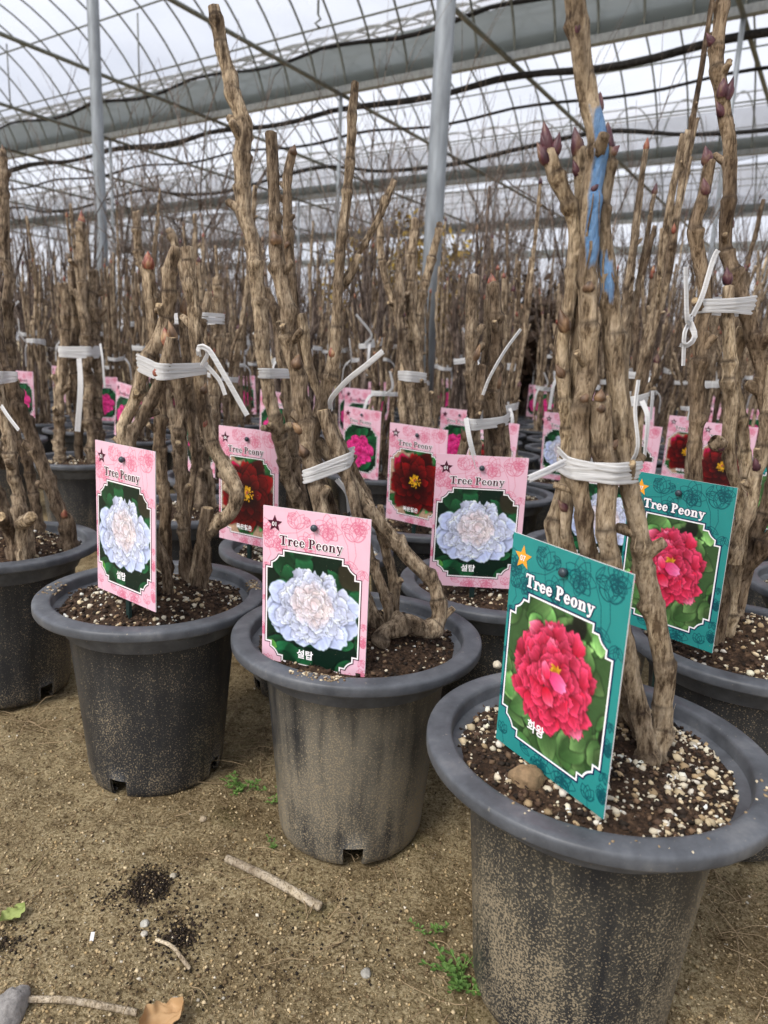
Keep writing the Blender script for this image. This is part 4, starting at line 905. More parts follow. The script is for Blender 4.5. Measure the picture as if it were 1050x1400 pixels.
def flower_ball(pt, cx, cy, R_, squash, ramp_, n_rings, rng, ruf, pet=.42, jitter=.25, lift=.0):
    """full double bloom: rings of ruffled petals from the outside inwards"""
    for k in range(n_rings):
        q = 1 - k / n_rings; n = int(6 + 19 * q)
        for j in range(n):
            a = j * 6.283 / n + rng.uniform(-.35, .35) + k * .7; rad = R_ * q * rng.uniform(.72, 1.05) * .72
            x, y = cx + rad * math.cos(a), cy + rad * squash * math.sin(a) - lift * (1 - q)
            cb, ce = ramp_(q, math.sin(a), rng); an = math.atan2(math.sin(a) * squash, math.cos(a)) + rng.uniform(-jitter, jitter) * 2.2
            L_ = R_ * pet * rng.uniform(.65, 1.15) * (.6 + .4 * q); pt.petal(x - L_ * .45 * math.cos(an), y - L_ * .45 * math.sin(an), an, L_, L_ * rng.uniform(.38, .62), cb, ce, ruf, .24, rng.uniform(-.15, .15))
def paint_card(kind):
    teal = kind == 'red'
    pt = Paint((.17, .55, .54) if teal else (.92, .75, .82), 3)
    pt.img *= (1 + .05 * (n2(PU * 9, PV * 9, 2, 2) - .5))[..., None]
    border = Paint((0, 0, 0), 3); border.img = pt.img.copy()
    line_art(border, (.03, .30, .34) if teal else (.84, .45, .56), .8 if teal else .62)
    r = np.random.default_rng(dict(white=5, red=6, dark=7, pink=8)[kind]); ph = Paint((.03, .13, .09), 9)
    if kind == 'white':
        for i in range(46):
            g = r.uniform(.55, 1.35); ph.leaf(r.uniform(-.05, 1.05), r.uniform(.3, 1.45), r.uniform(0, 6.28), r.uniform(.18, .36), r.uniform(.06, .12), np.array((.07, .25, .15)) * g, np.array((.15, .42, .25)) * g)
        ph.petal(.75, .42, .8, .26, .12, (.16, .15, .11), (.2, .2, .14)); ph.leaf(.04, 1.22, .4, .12, .05, (.25, .5, .2), (.4, .65, .3))
        def rm(q, sy, g):
            edge = np.array((.84, .87, .97)) * g.uniform(.92, 1.06); mid = np.array((.95, .90, .91)) * g.uniform(.9, 1.05)
            base = np.array((.86, .78, .80)) if q < .6 else np.array((.76, .78, .90)); 
            if q < .75 and g.random() < .3: mid = np.array((.96, .88, .82)); 
            return base * g.uniform(.85, 1.05), (edge if q > .55 else mid * .55 + edge * .45)
        for a, x, y, L_ in ((2.9, .28, .86, .25), (2.5, .32, .94, .25), (.3, .68, .92, .25), (.75, .62, .97, .25), (1.2, .52, .98, .24), (1.75, .42, .97, .24), (2.2, .36, .96, .25), (3.05, .26, .95, .21), (-.2, .7, .82, .24), (3.4, .27, .77, .21)): ph.petal(x, y, a, L_, L_ * .55, (.72, .76, .92), (.78, .83, .98), .12, .3)
        flower_ball(ph, .49, .83, .44, .93, rm, 12, r, .36, .30, .45, .03)
    elif kind == 'red':
        ph.img[:] = (.24, .36, .21)
        for i in range(110):
            g = r.uniform(.5, 1.2); ph.leaf(r.uniform(-.05, 1.05), r.uniform(.3, 1.45), r.uniform(0, 6.28), r.uniform(.14, .3), r.uniform(.05, .10), np.array((.28, .46, .24)) * g, np.array((.58, .76, .46)) * g)
        for a in range(5): ph.petal(r.uniform(.3, 1), r.uniform(.4, 1.3), r.uniform(0, 6), .16, .06, (.08, .10, .08), (.14, .16, .12))
        def rm(q, sy, g):
            up = np.clip(.5 - .5 * sy, 0, 1); e = np.array((.93, .26, .42)) * (1 - up * .42) + np.array((.96, .40, .58)) * up * .42; e = e * g.uniform(.85, 1.08)
            if g.random() < .07: e = np.array((.96, .52, .66))
            return np.array((.70, .08, .19)) * g.uniform(.7, 1.1), e
        flower_ball(ph, .47, .85, .44, 1.15, rm, 11, r, .34, .34, .4)
        for i in range(14): ph.petal(.50 + r.uniform(-.03, .03), .78 + r.uniform(-.03, .02), r.uniform(0, 6), .05, .008, (.75, .5, .08), (.95, .78, .25), .05, .2)
        ph.petal(.45, .82, .3, .16, .06, (.86, .22, .45), (.98, .55, .75), .2); ph.petal(.42, .92, 1.0, .13, .055, (.80, .08, .2), (.97, .45, .6), .2); ph.petal(.44, .86, 4.3, .12, .04, (.85, .15, .3), (.98, .5, .65), .2)
    elif kind == 'dark':
        ph.img[:] = (.72, .60, .50); ph.img *= (1 + .5 * (n2(PU * 40, PV * 40, 4, 3) - .5))[..., None]
        for i in range(26):
            yy = r.uniform(.35, 1.45); g = r.uniform(.55, 1.2); ph.leaf(r.uniform(-.05, 1.05), yy if r.random() < .5 else r.uniform(1.1, 1.4), r.uniform(0, 6.28), r.uniform(.16, .3), r.uniform(.06, .12), np.array((.10, .30, .15)) * g, np.array((.30, .58, .30)) * g)
        for i in range(10): ph.leaf(r.uniform(.5, 1), r.uniform(.4, .6), r.uniform(1, 5), .2, .08, (.12, .38, .2), (.28, .58, .3))
        for a, c_ in ((-2.4, (.75, .05, .28)), (-2.1, (.8, .08, .33))): ph.petal(.42 + .08 * math.cos(a), .82 + .08 * math.sin(a), a, .34, .13, (.45, .02, .10), c_, .12)
        for ring, (R_, n) in enumerate(((.44, 13), (.36, 12), (.29, 11), (.21, 9))):
            for j in range(n):
                a = j * 6.283 / n + ring * .4 + r.uniform(-.2, .2)
                if ring == 0 and -2.9 < (a if a < 3.14 else a - 6.283) < -2.0: continue
                g = r.uniform(.55, 1.25); ph.petal(.49 + .05 * math.cos(a), .86 + .06 * math.sin(a), a, R_ * r.uniform(.85, 1.1), R_ * .34, np.array((.13, .015, .02)) * g, np.array((.46, .05, .06)) * g * (1.3 if r.random() < .25 else 1), .15, .35)
        for i in range(70): a = r.uniform(0, 6.28); q = r.uniform(0, .085); ph.petal(.49 + q * math.cos(a), .83 + q * 1.1 * math.sin(a), a, .03, .011, (.8, .52, .05), (.98, .83, .22), .1, .2)
        for i in range(6): ph.petal(.49, .83, r.uniform(0, 6), .03, .01, (.6, .2, .2), (.85, .5, .45), .1, .2)
    else:
        for i in range(46):
            g = r.uniform(.5, 1.25); ph.leaf(r.uniform(-.05, 1.05), r.uniform(.3, 1.45), r.uniform(0, 6.28), r.uniform(.18, .36), r.uniform(.06, .12), np.array((.06, .24, .13)) * g, np.array((.12, .40, .24)) * g)
        def rm(q, sy, g): return np.array((.70, .04, .34)) * g.uniform(.75, 1.1), np.array((.96, .30, .62)) * g.uniform(.85, 1.1)
        flower_ball(ph, .47, .92, .43, .95, rm, 8, r, .26, .40, .3)
    for _ in range(2): ph.img = (4 * ph.img + np.roll(ph.img, 1, 0) + np.roll(ph.img, -1, 0) + np.roll(ph.img, 1, 1) + np.roll(ph.img, -1, 1)) / 8
    ph.img *= (1 + .14 * (n2(PU * 16, PV * 16, 31, 3) - .5) + .10 * (ph.grain - .5))[..., None]
    a = np.clip(-frame_sdf(PU, PV) / .006, 0, 1)[..., None]
    return lin(np.clip(border.img * (1 - a) + ph.img * a, 0, 1))
def card_pt(u, v): return np.stack([(u - .5) * TW, 0 * u, (.75 - v) * TW], -1)     # card plane: x right, z up, faces -y
def face_mesh(kind):
    img = paint_card(kind); P = card_pt(PU, PV); P[..., 1] = -.0006
    return mesh('printed_face', P.reshape(-1, 3), gf_np(NY, NX)[:, ::-1].copy() if False else gf_np(NY, NX), [M_PRINT], False, None, img.reshape(-1, 3))
M_PRINT = printed('printed_card')
def splash_card(m):
    t = m.node_tree; b = t.nodes['Principled BSDF']; c0 = b.inputs['Base Color'].links[0].from_socket; v = coords(t, (1, 1, 1)); n = nd(t, 'ShaderNodeTexNoise', Scale=420.0, Detail=2.0); t.links.new(v, n.inputs['Vector'])
    r = ramp(t, [(.735, (0, 0, 0)), (.77, (.6, .6, .6))]); t.links.new(n.outputs[0], r.inputs[0]); t.links.new(mixc(t, r.outputs[0], c0, (.42, .34, .26)), b.inputs['Base Color'])
splash_card(M_PRINT)
def rle_mesh(name, fn, x0, x1, y0, y1, res, depth, m):
    """flat printed shape: fn(u, v) is True inside; built as horizontal runs"""
    nx, ny = int((x1 - x0) / res), int((y1 - y0) / res); us = x0 + (np.arange(nx) + .5) * res; vs = y0 + (np.arange(ny) + .5) * res
    U, Vv = np.meshgrid(us, vs); Mk = fn(U, Vv); V, F = [], []
    for j in range(ny):
        row = np.r_[0, Mk[j].astype(int), 0]; dd = np.diff(row); st, en = np.where(dd == 1)[0], np.where(dd == -1)[0]
        for a, b_ in zip(st, en):
            ua, ub, va, vb = x0 + a * res, x0 + b_ * res, y0 + j * res, y0 + (j + 1) * res; n = len(V)
            V += [(ua, va), (ub, va), (ub, vb), (ua, vb)]; F.append((n, n + 3, n + 2, n + 1))
    V = np.array(V); P = card_pt(V[:, 0], V[:, 1]); P[:, 1] = -depth
    return mesh(name, P, np.array(F), [m], False)
# bold serif letters as unions of simple shapes (cap height 1, baseline 0)
def rect(x0, x1, y0, y1): return lambda x, y: (x >= x0) & (x <= x1) & (y >= y0) & (y <= y1)
def ell(cx, cy, rx, ry): return lambda x, y: ((x - cx) / rx) ** 2 + ((y - cy) / ry) ** 2 <= 1
def seg(x0, y0, x1, y1, w0, w1=None):
    w1 = w0 if w1 is None else w1
    def f(x, y):
        dx, dy = x1 - x0, y1 - y0; q = np.clip(((x - x0) * dx + (y - y0) * dy) / (dx * dx + dy * dy), 0, 1); return np.hypot(x - x0 - q * dx, y - y0 - q * dy) <= (w0 + (w1 - w0) * q)
    return f
def uni(*fs): return lambda x, y: np.any([f(x, y) for f in fs], axis=0)
def sub_(a, *bs): return lambda x, y: a(x, y) & ~np.any([f(x, y) for f in bs], axis=0)
def both(a, b_): return lambda x, y: a(x, y) & b_(x, y)
GL = {
 'T': (.88, uni(rect(.02, .86, .91, 1), rect(.33, .55, 0, 1), rect(.2, .68, 0, .07), seg(.05, .96, .04, .74, .04, .02), seg(.83, .96, .84, .74, .04, .02))),
 'r': (.56, uni(rect(.09, .27, 0, .66), rect(.0, .4, 0, .06), rect(.0, .27, .6, .66), sub_(ell(.40, .46, .20, .22), ell(.42, .40, .13, .17), rect(.0, 1, 0, .42)), ell(.47, .56, .085, .085))),
 'e': (.62, sub_(uni(sub_(ell(.31, .33, .29, .35), ell(.33, .34, .125, .27)), rect(.14, .56, .33, .39)), rect(.34, .8, .19, .33))),
 'P': (.76, uni(rect(.11, .32, 0, 1), rect(0, .45, 0, .07), rect(0, .32, .93, 1), sub_(both(ell(.36, .72, .36, .28), rect(.2, 1, 0, 1)), ell(.34, .72, .17, .21)))),
 'o': (.68, sub_(ell(.33, .33, .31, .35), ell(.33, .33, .125, .28))),
 'n': (.76, uni(rect(.08, .26, 0, .66), rect(0, .34, 0, .06), rect(0, .26, .6, .66), rect(.47, .65, 0, .46), rect(.39, .73, 0, .06), sub_(ell(.43, .45, .22, .22), ell(.39, .43, .10, .17), rect(0, 1, -.2, .40)))),
 'y': (.70, uni(seg(.12, .62, .36, .06, .09, .07), seg(.56, .62, .30, -.16, .04, .045), rect(0, .32, .6, .66), rect(.44, .7, .6, .66), ell(.16, -.20, .09, .075), seg(.16, -.24, .30, -.16, .04))),
 ' ': (.30, lambda x, y: x > 9)}
def title_fn(grow):
    u0, v0, cap = .165, .320, .083
    def f(U, V):
        out = np.zeros(U.shape, bool); x = 0.0
        for ch in 'Tree Peony':
            adv, g = GL[ch]; X = (U - u0) / cap - x; Y = (v0 - V) / cap
            out |= g(X, Y)
            for a in np.arange(0, 6.28, .52) if grow else ():
                out |= g(X + grow * math.cos(a), Y + grow * math.sin(a))
            x += adv * 1.03 + .055
        return out
    return f
def star_fn(cx, cy, R_, grow=0):
    def f(U, V):
        x, y = U - cx, V - cy; a = np.arctan2(x, -y); k = 2 * math.pi / 5; a = np.abs((a + k / 2) % k - k / 2); r = np.hypot(x, y)
        px, py = r * np.cos(a), r * np.sin(a); ri = .45 * R_; ax, ay = R_, 0; bx, by = ri * math.cos(k / 2), ri * math.sin(k / 2)
        return (bx - ax) * (py - ay) - (by - ay) * (px - ax) > 0
    return f
def text_mesh(body, size, cu, cv, depth, m, bold=.0):
    cu_ = bpy.data.curves.new('lettering', 'FONT'); cu_.body = body; cu_.size = size; cu_.align_x = 'CENTER'; cu_.align_y = 'CENTER'; cu_.offset = bold; cu_.resolution_u = 3
    o = bpy.data.objects.new('lettering', cu_); COL.objects.link(o); bpy.context.view_layer.update()
    me = bpy.data.meshes.new_from_object(o.evaluated_get(bpy.context.evaluated_depsgraph_get())); bpy.data.objects.remove(o, do_unlink=True)
    n = len(me.vertices); co = np.empty(n * 3, np.float32); me.vertices.foreach_get('co', co); co = co.reshape(-1, 3)
    P = np.stack([(cu - .5) * TW + co[:, 0], 0 * co[:, 0] - depth, (.75 - cv) * TW + co[:, 1]], 1).astype(np.float32)
    me.vertices.foreach_set('co', P.ravel()); me.materials.clear(); me.materials.append(m); me.update(); return me
INK = {k: plain('ink_' + k, tuple(lin(c)), .4) for k, c in dict(maroon=(.30, .08, .18), white=(.97, .96, .97), navy=(.07, .13, .32), orange=(.96, .66, .22)).items()}
CARD_BODY = mesh('card', *box((0, .0002, 0), (TW, .0012, TH)), [M_WHITE], False)
Vs, Fs = box((0, .0045, -.11), (.008, .0045, .42)); STAKE = mesh('stake', Vs, Fs, [M_STAKE], False)
kb = MB(); kp = [(0, -.0075), (.0028, -.0072), (.0043, -.0055), (.0045, -.0035), (.0032, -.0018), (.0026, .004)]; ka = np.arange(12) * math.pi / 6
kb.add(np.vstack([np.stack([r_ * np.cos(ka), 0 * ka + y_, r_ * np.sin(ka)], 1) for r_, y_ in kp]), grid_faces(len(kp), 12, True)); KNOB = mesh('pin_knob', np.vstack(kb.V) + [0, 0, (.75 - .132) * TW], kb.F, [M_KNOB])
FRAME = {}
def frame_mesh(name, a, b_, depth, m): return rle_mesh(name, lambda U, V: (frame_sdf(U, V) < b_) & (frame_sdf(U, V) > a), .0, 1, .33, 1.42, .0025, depth, m)
FR = dict(pink=[frame_mesh('frame_line', -.002, .0095, .0010, INK['white']), frame_mesh('frame_line', .0095, .0175, .0010, INK['maroon'])], teal=[frame_mesh('frame_line', -.002, .0105, .0010, INK['white']), frame_mesh('frame_line', .0105, .019, .0010, INK['navy'])])
TI = dict(pink=[rle_mesh('title_outline', title_fn(.085), .12, .9, .2, .37, .0018, .0010, INK['white']), rle_mesh('title_lettering', title_fn(0), .12, .9, .2, .37, .0018, .0014, INK['maroon'])],
          teal=[rle_mesh('title_outline', title_fn(.10), .12, .9, .2, .37, .0018, .0010, INK['navy']), rle_mesh('title_lettering', title_fn(.03), .12, .9, .2, .37, .0018, .0014, INK['white'])])
STAR = dict(pink=rle_mesh('star', star_fn(.115, .145, .076), .03, .2, .06, .22, .002, .0010, INK['maroon']), teal=rle_mesh('star', star_fn(.115, .145, .084), .03, .2, .06, .24, .002, .0010, INK['orange']))
KR = dict(white=('설탑', '01', .43, 1.285), red=('화왕', '07', .38, 1.24), dark=('묵은철은', '06', .44, 1.29), pink=(None, None, 0, 0))
CARDS = {}
for k, (kr, num, ku, kv) in KR.items():
    st = 'teal' if k == 'red' else 'pink'; parts = [('printed_face', face_mesh(k))] + [(m_.name.split('.')[0], m_) for m_ in FR[st] + TI[st] + [STAR[st]]]
    if num: parts.append(('star_number', text_mesh(num, .0074, .115, .150, .0014, INK['white'], .00015)))
    if kr: parts.append(('variety_lettering', text_mesh(kr, .0125 if len(kr) < 3 else .0105, ku, kv, .0010, INK['white'], .00035)))
    CARDS[k] = parts
def name_tag(label, kind, pos, yaw, lean=0, roll=0, group=None, full=True):
    t = thing('name_tag', label, 'tag', pos, 0, group); t.rotation_euler = (Matrix.Rotation(yaw, 4, 'Z') @ Matrix.Rotation(lean, 4, 'X') @ Matrix.Rotation(roll, 4, 'Y')).to_euler()
    cb = obj('card', CARD_BODY, t)
    for nm, me in CARDS[kind]:
        if full or nm in ('printed_face', 'title_lettering', 'frame_line', 'star'): obj(nm, me, cb)
    sk = obj('stake', STAKE, t)
    if full: obj('pin_knob', KNOB, sk)
    return t
name_tag('pink tag with white peony picture, turned sharply beside the bent cane', 'white', (-.354, .939, .422), R(-38.2), R(-1.4))
name_tag('pink tag with white peony picture standing before the exposed root', 'white', (-.081, .821, .3695), R(-21.4))
name_tag('large teal tag with red peony picture before the blue-painted bundle', 'red', (.161, .591, .397), R(-59.7))
name_tag('upright pink tag with white peony picture below the stout pair', 'white', (.150, 1.100, .4097), R(-2), R(1))
name_tag('teal tag with red peony picture partly hidden by a blue-painted cane', 'red', (.384, .9075, .4171), R(-50.3))
name_tag('pink tag with dark red peony picture behind the bent cane', 'dark', (-.2525, 1.279, .4158), R(-30.9))
name_tag('pink tag with dark red peony picture overlapped by an upright white tag', 'dark', (.065, 1.511, .4133), R(-33.4), R(2.5), R(1.5))

# ------------------------------------------------------------------ rows of potted peonies behind
def proto_plant(seed, tall=1.0, dark=False):
    r = np.random.default_rng(seed); p = Plant('tmp', (0, 0, 0), r); n = int(r.integers(6, 11)); zt = r.uniform(.24, .40)
    k = dict(ns=12, step=.009, node_gap=.055, flakes=5, jit=.7, rough=.8); ring = .010 + .0032 * n
    for j in range(n):
        a = j * 6.283 / n + r.uniform(-.3, .3); b0 = r.uniform(.02, .055); r0 = r.uniform(.0046, .0078); top = zt + r.uniform(.05, .44) * tall
        if j == 0: top = zt + r.uniform(.4, .62) * tall
        base = np.array([b0 * math.cos(a), b0 * math.sin(a), -.02]); md = np.array([ring * math.cos(a), ring * math.sin(a), zt]); ou = md + np.array([math.cos(a), math.sin(a), 0]) * r.uniform(-.01, .05); ou[2] = top
        bend = r.normal(0, .012, 3); bend[2] = 0
        P = [base, base * .5 + md * .5 + bend, md, md * .5 + ou * .5 + bend * .7, ou]; Rr = [r0 * 1.25, r0 * 1.05, r0, r0 * .95, r0 * .82]
        cut = r.random() < .6; pl, rl = p.cane(P, Rr, M_BARK if not dark else M_BARKD, cut=cut, spurs=int(r.integers(1, 4)), **k)
        if not cut: p.bud(pl[-1], pl[-1] - pl[-4], .022, .0075, [M_BUDR, M_BUDB, M_BUDP][int(r.integers(3))])
        if r.random() < .6 and top - zt > .15:      # a side shoot
            i = int(len(pl) * r.uniform(.6, .8)); q = pl[i]; d_ = np.array([math.cos(a + r.uniform(-1, 1)), math.sin(a + r.uniform(-1, 1)), 2.2]); d_ /= np.linalg.norm(d_); ln = r.uniform(.06, .18)
            L2 = p.cane([q, q + d_ * ln * .5, q + d_ * ln + [0, 0, .02]], [r0 * .7, r0 * .62, r0 * .55], M_BARK if not dark else M_BARKD, cut=False, **k); p.lines.pop(); p.bud(L2[0][-1], d_ + [0, 0, .5], .018, .006, [M_BUDR, M_BUDB][int(r.integers(2))])
    fr = np.array([ring, -ring, zt]); tl = []
    if r.random() < .95: a = r.uniform(-1, 1); tl.append(((ring * a, -ring - .008, zt), [(ring * a + .02 * a, -ring - .03, zt - .03), (ring * a + .03 * a, -ring - .035, zt - .10)], .016))
    if r.random() < .5: a = r.uniform(-1, 1); tl.append(((ring * a, -ring - .008, zt), [(ring * a + .02, -ring - .02, zt + .03), (ring * a + .05 * a, -ring - .03, zt + .09)], .013))
    p.tie((0, 0), zt, .013, 3, (r.uniform(-.2, .2), r.uniform(-.1, .1)), None, tl)
    return p.t
PROTO = [proto_plant(100 + i, (1.0, 1.15, .8, 1.3, .9, 1.05, 1.2, .95, 1.1, .85)[i], i % 5 == 4) for i in range(10)]
SOILP = [(soil_mesh(60 + i, 14, 48), soil_bits(60 + i, 330, .005, 60, .0018)) for i in range(3)]
UA2, VA2 = UA[:2], VA[:2]; FO = np.array(HERO['F']); spots = []; rs = np.random.default_rng(21)
for j in range(-1, 17):
    for i in range(-28, 15):
        q = FO + UA2 * (i * (.392 if j < 4 else .365) + (.1 if j % 2 else 0)) + VA2 * (j * .405) + rs.normal(0, .022, 2)
        if q[1] < .75 or q[1] > 7.4 or abs(q[0]) > .60 * q[1] + .42: continue
        if min(np.hypot(*(q - np.array(h))) for h in HERO.values()) < .335: continue
        if j <= 0 and q[0] < .5: continue
        spots.append((q, j, float((q - FO) @ UA2)))
spots.sort(key=lambda e: e[0][1])
VAR = dict(white='white', red='red', dark='dark red', pink='hot pink')
used = set(); first_pot = None
for n, (q, j, s) in enumerate(spots):
    near = q[1] < 2.6; si = int(rs.integers(3)); rz = rs.uniform(0, 6.28)
    kind = 'red' if s > .33 and j < 3 else ('pink' if s < -1.0 - .1 * j or j > 6 and rs.random() < .6 else ('dark' if rs.random() < .55 and s < .5 else 'white'))
    if s < -.5 and j > 0 and rs.random() < .6: kind = 'pink'
    rown = ('first', 'second', 'third', 'fourth', 'fifth', 'sixth', 'seventh', 'eighth', 'ninth')[max(0, min(8, j))]
    has_tag = near or (rs.random() < .62 and q[1] < 5.2); tcol = 'teal' if kind == 'red' else 'pink'
    zone = 'in the %s pot row' % rown if near else 'in the massed far rows'
    by = (' beside a %s flower tag' % VAR[kind]) if has_tag else ''
    make_pot('black pot of soil ' + zone + by.replace('beside', 'holding'), q, 'clean', 0, rz, 'pots ' + zone + by, (SOILP[si][1][0], SOILP[si][1][1] if near else None), SOILP[si][0])
    pi = int(rs.integers(len(PROTO))); c = copy_tree(PROTO[pi]); used.add(pi)
    c.location = (q[0], q[1], SOIL_Z); sc = rs.uniform(.78, 1.1) * (1.0 + .07 * max(0, q[1] - 2)); c.rotation_euler = (rs.normal(0, .03), rs.normal(0, .03), rs.uniform(-.6, .6) if near else rs.uniform(0, 6.28)); c.scale = (1.0, 1.0, sc)
    if near:
        yaw = R(rs.uniform(-48, -18)); tp = q + np.array([-.03, -.085]) + rs.normal(0, .012, 2)
        name_tag(tcol + ' tag with %s peony picture ' % VAR[kind] + zone, kind, (tp[0], tp[1], .405 + rs.normal(0, .012)), yaw, R(rs.normal(0, 3)), R(rs.normal(0, 2)), '%s peony tags %s' % (VAR[kind], zone), True)
    elif has_tag:
        yaw = R(rs.uniform(-48, -5)); tp = q + np.array([-.03, -.085])
        name_tag(('teal' if kind == 'red' else 'pink') + ' tag with %s peony picture ' % VAR[kind] + zone, kind, (tp[0], tp[1], .405 + rs.normal(0, .015)), yaw, R(rs.normal(0, 3)), R(rs.normal(0, 2.5)), '%s peony tags %s' % (VAR[kind], zone), False)
    look = ('dark ' if pi % 5 == 4 else '') + ('tall ' if pi in (1, 3, 6, 8) else 'short ' if pi in (2, 4, 9) else '')
    tag(c, look + 'tied peony bundle ' + zone + by, 'plant', look + 'peony bundles ' + zone + by)
for t in PROTO:                                   # the prototypes themselves are not part of the place
    for ch in list(t.children): bpy.data.objects.remove(ch, do_unlink=True)
    bpy.data.objects.remove(t, do_unlink=True)

# ------------------------------------------------------------------ bare shrubs, autumn shrubs
def twig_tree(p, base, h, r0, rng, mtr, mtw, lev=3, spread=.45):
    """bare shrub: stems with forking twigs; trunk and twigs are separate parts"""
    tr, tw = MB(), MB()
    def grow(q, d_, ln, r, lv):
        n = 4; P = [q]; dd = d_.copy()
        for _ in range(n): dd = dd + rng.normal(0, .13, 3) + [0, 0, .06]; dd /= np.linalg.norm(dd); P.append(P[-1] + dd * ln / n)
        V, F = tube(P, np.linspace(r, r * .55, n + 1), 6 if lv == 0 else 4); (tr if lv == 0 else tw).add(V, F)
        if lv < lev:
            for _ in range(int(rng.integers(3, 6)) if lv else int(rng.integers(5, 9))):
                k = int(rng.integers(1, n + 1)); a = rng.uniform(0, 6.28); nd_ = dd + spread * rng.uniform(.5, 1.6) * np.array([math.cos(a), math.sin(a), rng.uniform(-.2, .4)]); nd_ /= np.linalg.norm(nd_)
                grow(P[k], nd_, ln * rng.uniform(.35, .62), r * .45, lv + 1)
    for _ in range(int(rng.integers(3, 6))):
        a = rng.uniform(0, 6.28); grow(base + .05 * np.array([math.cos(a), math.sin(a), 0]), np.array([.16 * math.cos(a), .16 * math.sin(a), 1.0]), h * rng.uniform(.6, .9), r0 * rng.uniform(.6, 1), 0)
    return tr.build('trunk', [mtr], p), tw.build('twigs', [mtw], p)
SHRUB = []
for i in range(6):
    t = thing('bare_shrub', 'tmp', 'shrub'); twig_tree(t, np.zeros(3), (1.9, 2.3, 2.0, 2.6, 1.7, 2.2)[i], .016, np.random.default_rng(300 + i), M_BARKD, M_BARKD, 2); SHRUB.append(t)
rs = np.random.default_rng(33); cnt = 0
def place_shrub(x, y, sc, lab, grp):
    t = copy_tree(SHRUB[int(rs.integers(6))]); t.location = (x, y, 0); t.rotation_euler = (0, 0, rs.uniform(0, 6.28)); t.scale = (sc * .85, sc * .85, sc); tag(t, lab, 'shrub', grp)
for j in range(150):
    y = 4.6 + 9.5 * rs.random() ** 1.15; x = (rs.random() - .5) * 1.25 * y
    far = y > 8
    place_shrub(x, y, rs.uniform(.60, .96), 'leafless twiggy shrub beyond the peony rows' if not far else 'leafless twiggy shrub at the far end of the greenhouse', 'twiggy shrubs beyond the peony rows' if not far else 'twiggy shrubs at the far end')
for px, Yd, sc_, lab in ((640, 4.7, .95, 'upright leafless shrub beside the thick post'), (668, 5.3, .9, 'leafless shrub between the thick post and the blue-painted bundle'), (885, 4.0, .86, 'leafless shrub between the blue-painted bundle and the purple-budded peony'), (930, 4.9, .9, 'leafless shrub behind the purple-budded peony'), (1030, 4.4, .85, 'leafless shrub to the far side of the purple-budded peony'), (235, 6.2, 1.05, 'leafless shrub behind the bent-cane bundle'), (60, 6.0, .95, 'leafless shrub behind the four upright canes'), (430, 5.6, .98, 'leafless shrub behind the exposed-root peony')):
    q = W(px, 480, Yd); place_shrub(q[0], q[1], sc_ * .9, lab, None)
for t in SHRUB:
    for ch in KIDS[t.name]: bpy.data.objects.remove(ch, do_unlink=True)
    bpy.data.objects.remove(t, do_unlink=True)
def leaf_mat(name, a, b_):
    m, t, b = mat(name); v = coords(t, (6, 6, 6)); n = nd(t, 'ShaderNodeTexNoise', Scale=1.0, Detail=5.0); t.links.new(v, n.inputs['Vector'])
    r = ramp(t, [(.35, a), (.65, b_)]); t.links.new(n.outputs[0], r.inputs[0]); t.links.new(r.outputs[0], b.inputs['Base Color']); b.inputs['Roughness'].default_value = .7; return m
M_YEL = leaf_mat('yellow_autumn_leaves', (.22, .13, .02), (.52, .36, .05)); M_BRN = leaf_mat('dead_brown_leaves', (.03, .017, .01), (.10, .058, .033)); M_GRN = leaf_mat('small_green_leaves', (.05, .12, .02), (.16, .28, .06))
def leafy(name, label, px, Y, ztop, w_, m, seed, n=2600, ls=.035):
    r = np.random.default_rng(seed); b0 = W(px, 480, Y); t = thing(name, label, 'shrub', (b0[0], b0[1], 0)); twig_tree(t, np.zeros(3), ztop * .9, .016, r, M_BARKD, M_BARKD, 1)
    cl = r.normal(0, 1, (26, 3)) * [w_ * .5, w_ * .5, ztop * .2] + [0, 0, ztop * .62]; c = cl[r.integers(0, 26, n)] + r.normal(0, .09, (n, 3))
    q, _ = np.linalg.qr(r.normal(size=(n, 3, 3))); L_ = np.array([(0, -1, 0), (.45, 0, .1), (0, 1, 0), (-.45, 0, .1)]) * ls
    V = (np.einsum('nij,kj->nki', q, L_) * r.uniform(.6, 1.3, (n, 1, 1)) + c[:, None]).reshape(-1, 3); F = np.arange(n * 4).reshape(-1, 4)
    obj('crown', mesh('crown', V, F, [m], False), t)
leafy('autumn_shrub', 'yellow autumn shrub glimpsed between the canes left of the thick post', 525, 7.5, 2.0, .6, M_YEL, 1)
leafy('autumn_shrub', 'yellow autumn shrub standing just behind the thick post', 606, 7.0, 1.8, .45, M_YEL, 2)
leafy('dead_leaf_shrub', 'dark brown shrub of dead leaves behind the blue-painted bundle', 745, 5.2, 1.15, .55, M_BRN, 3, 3600, .045)

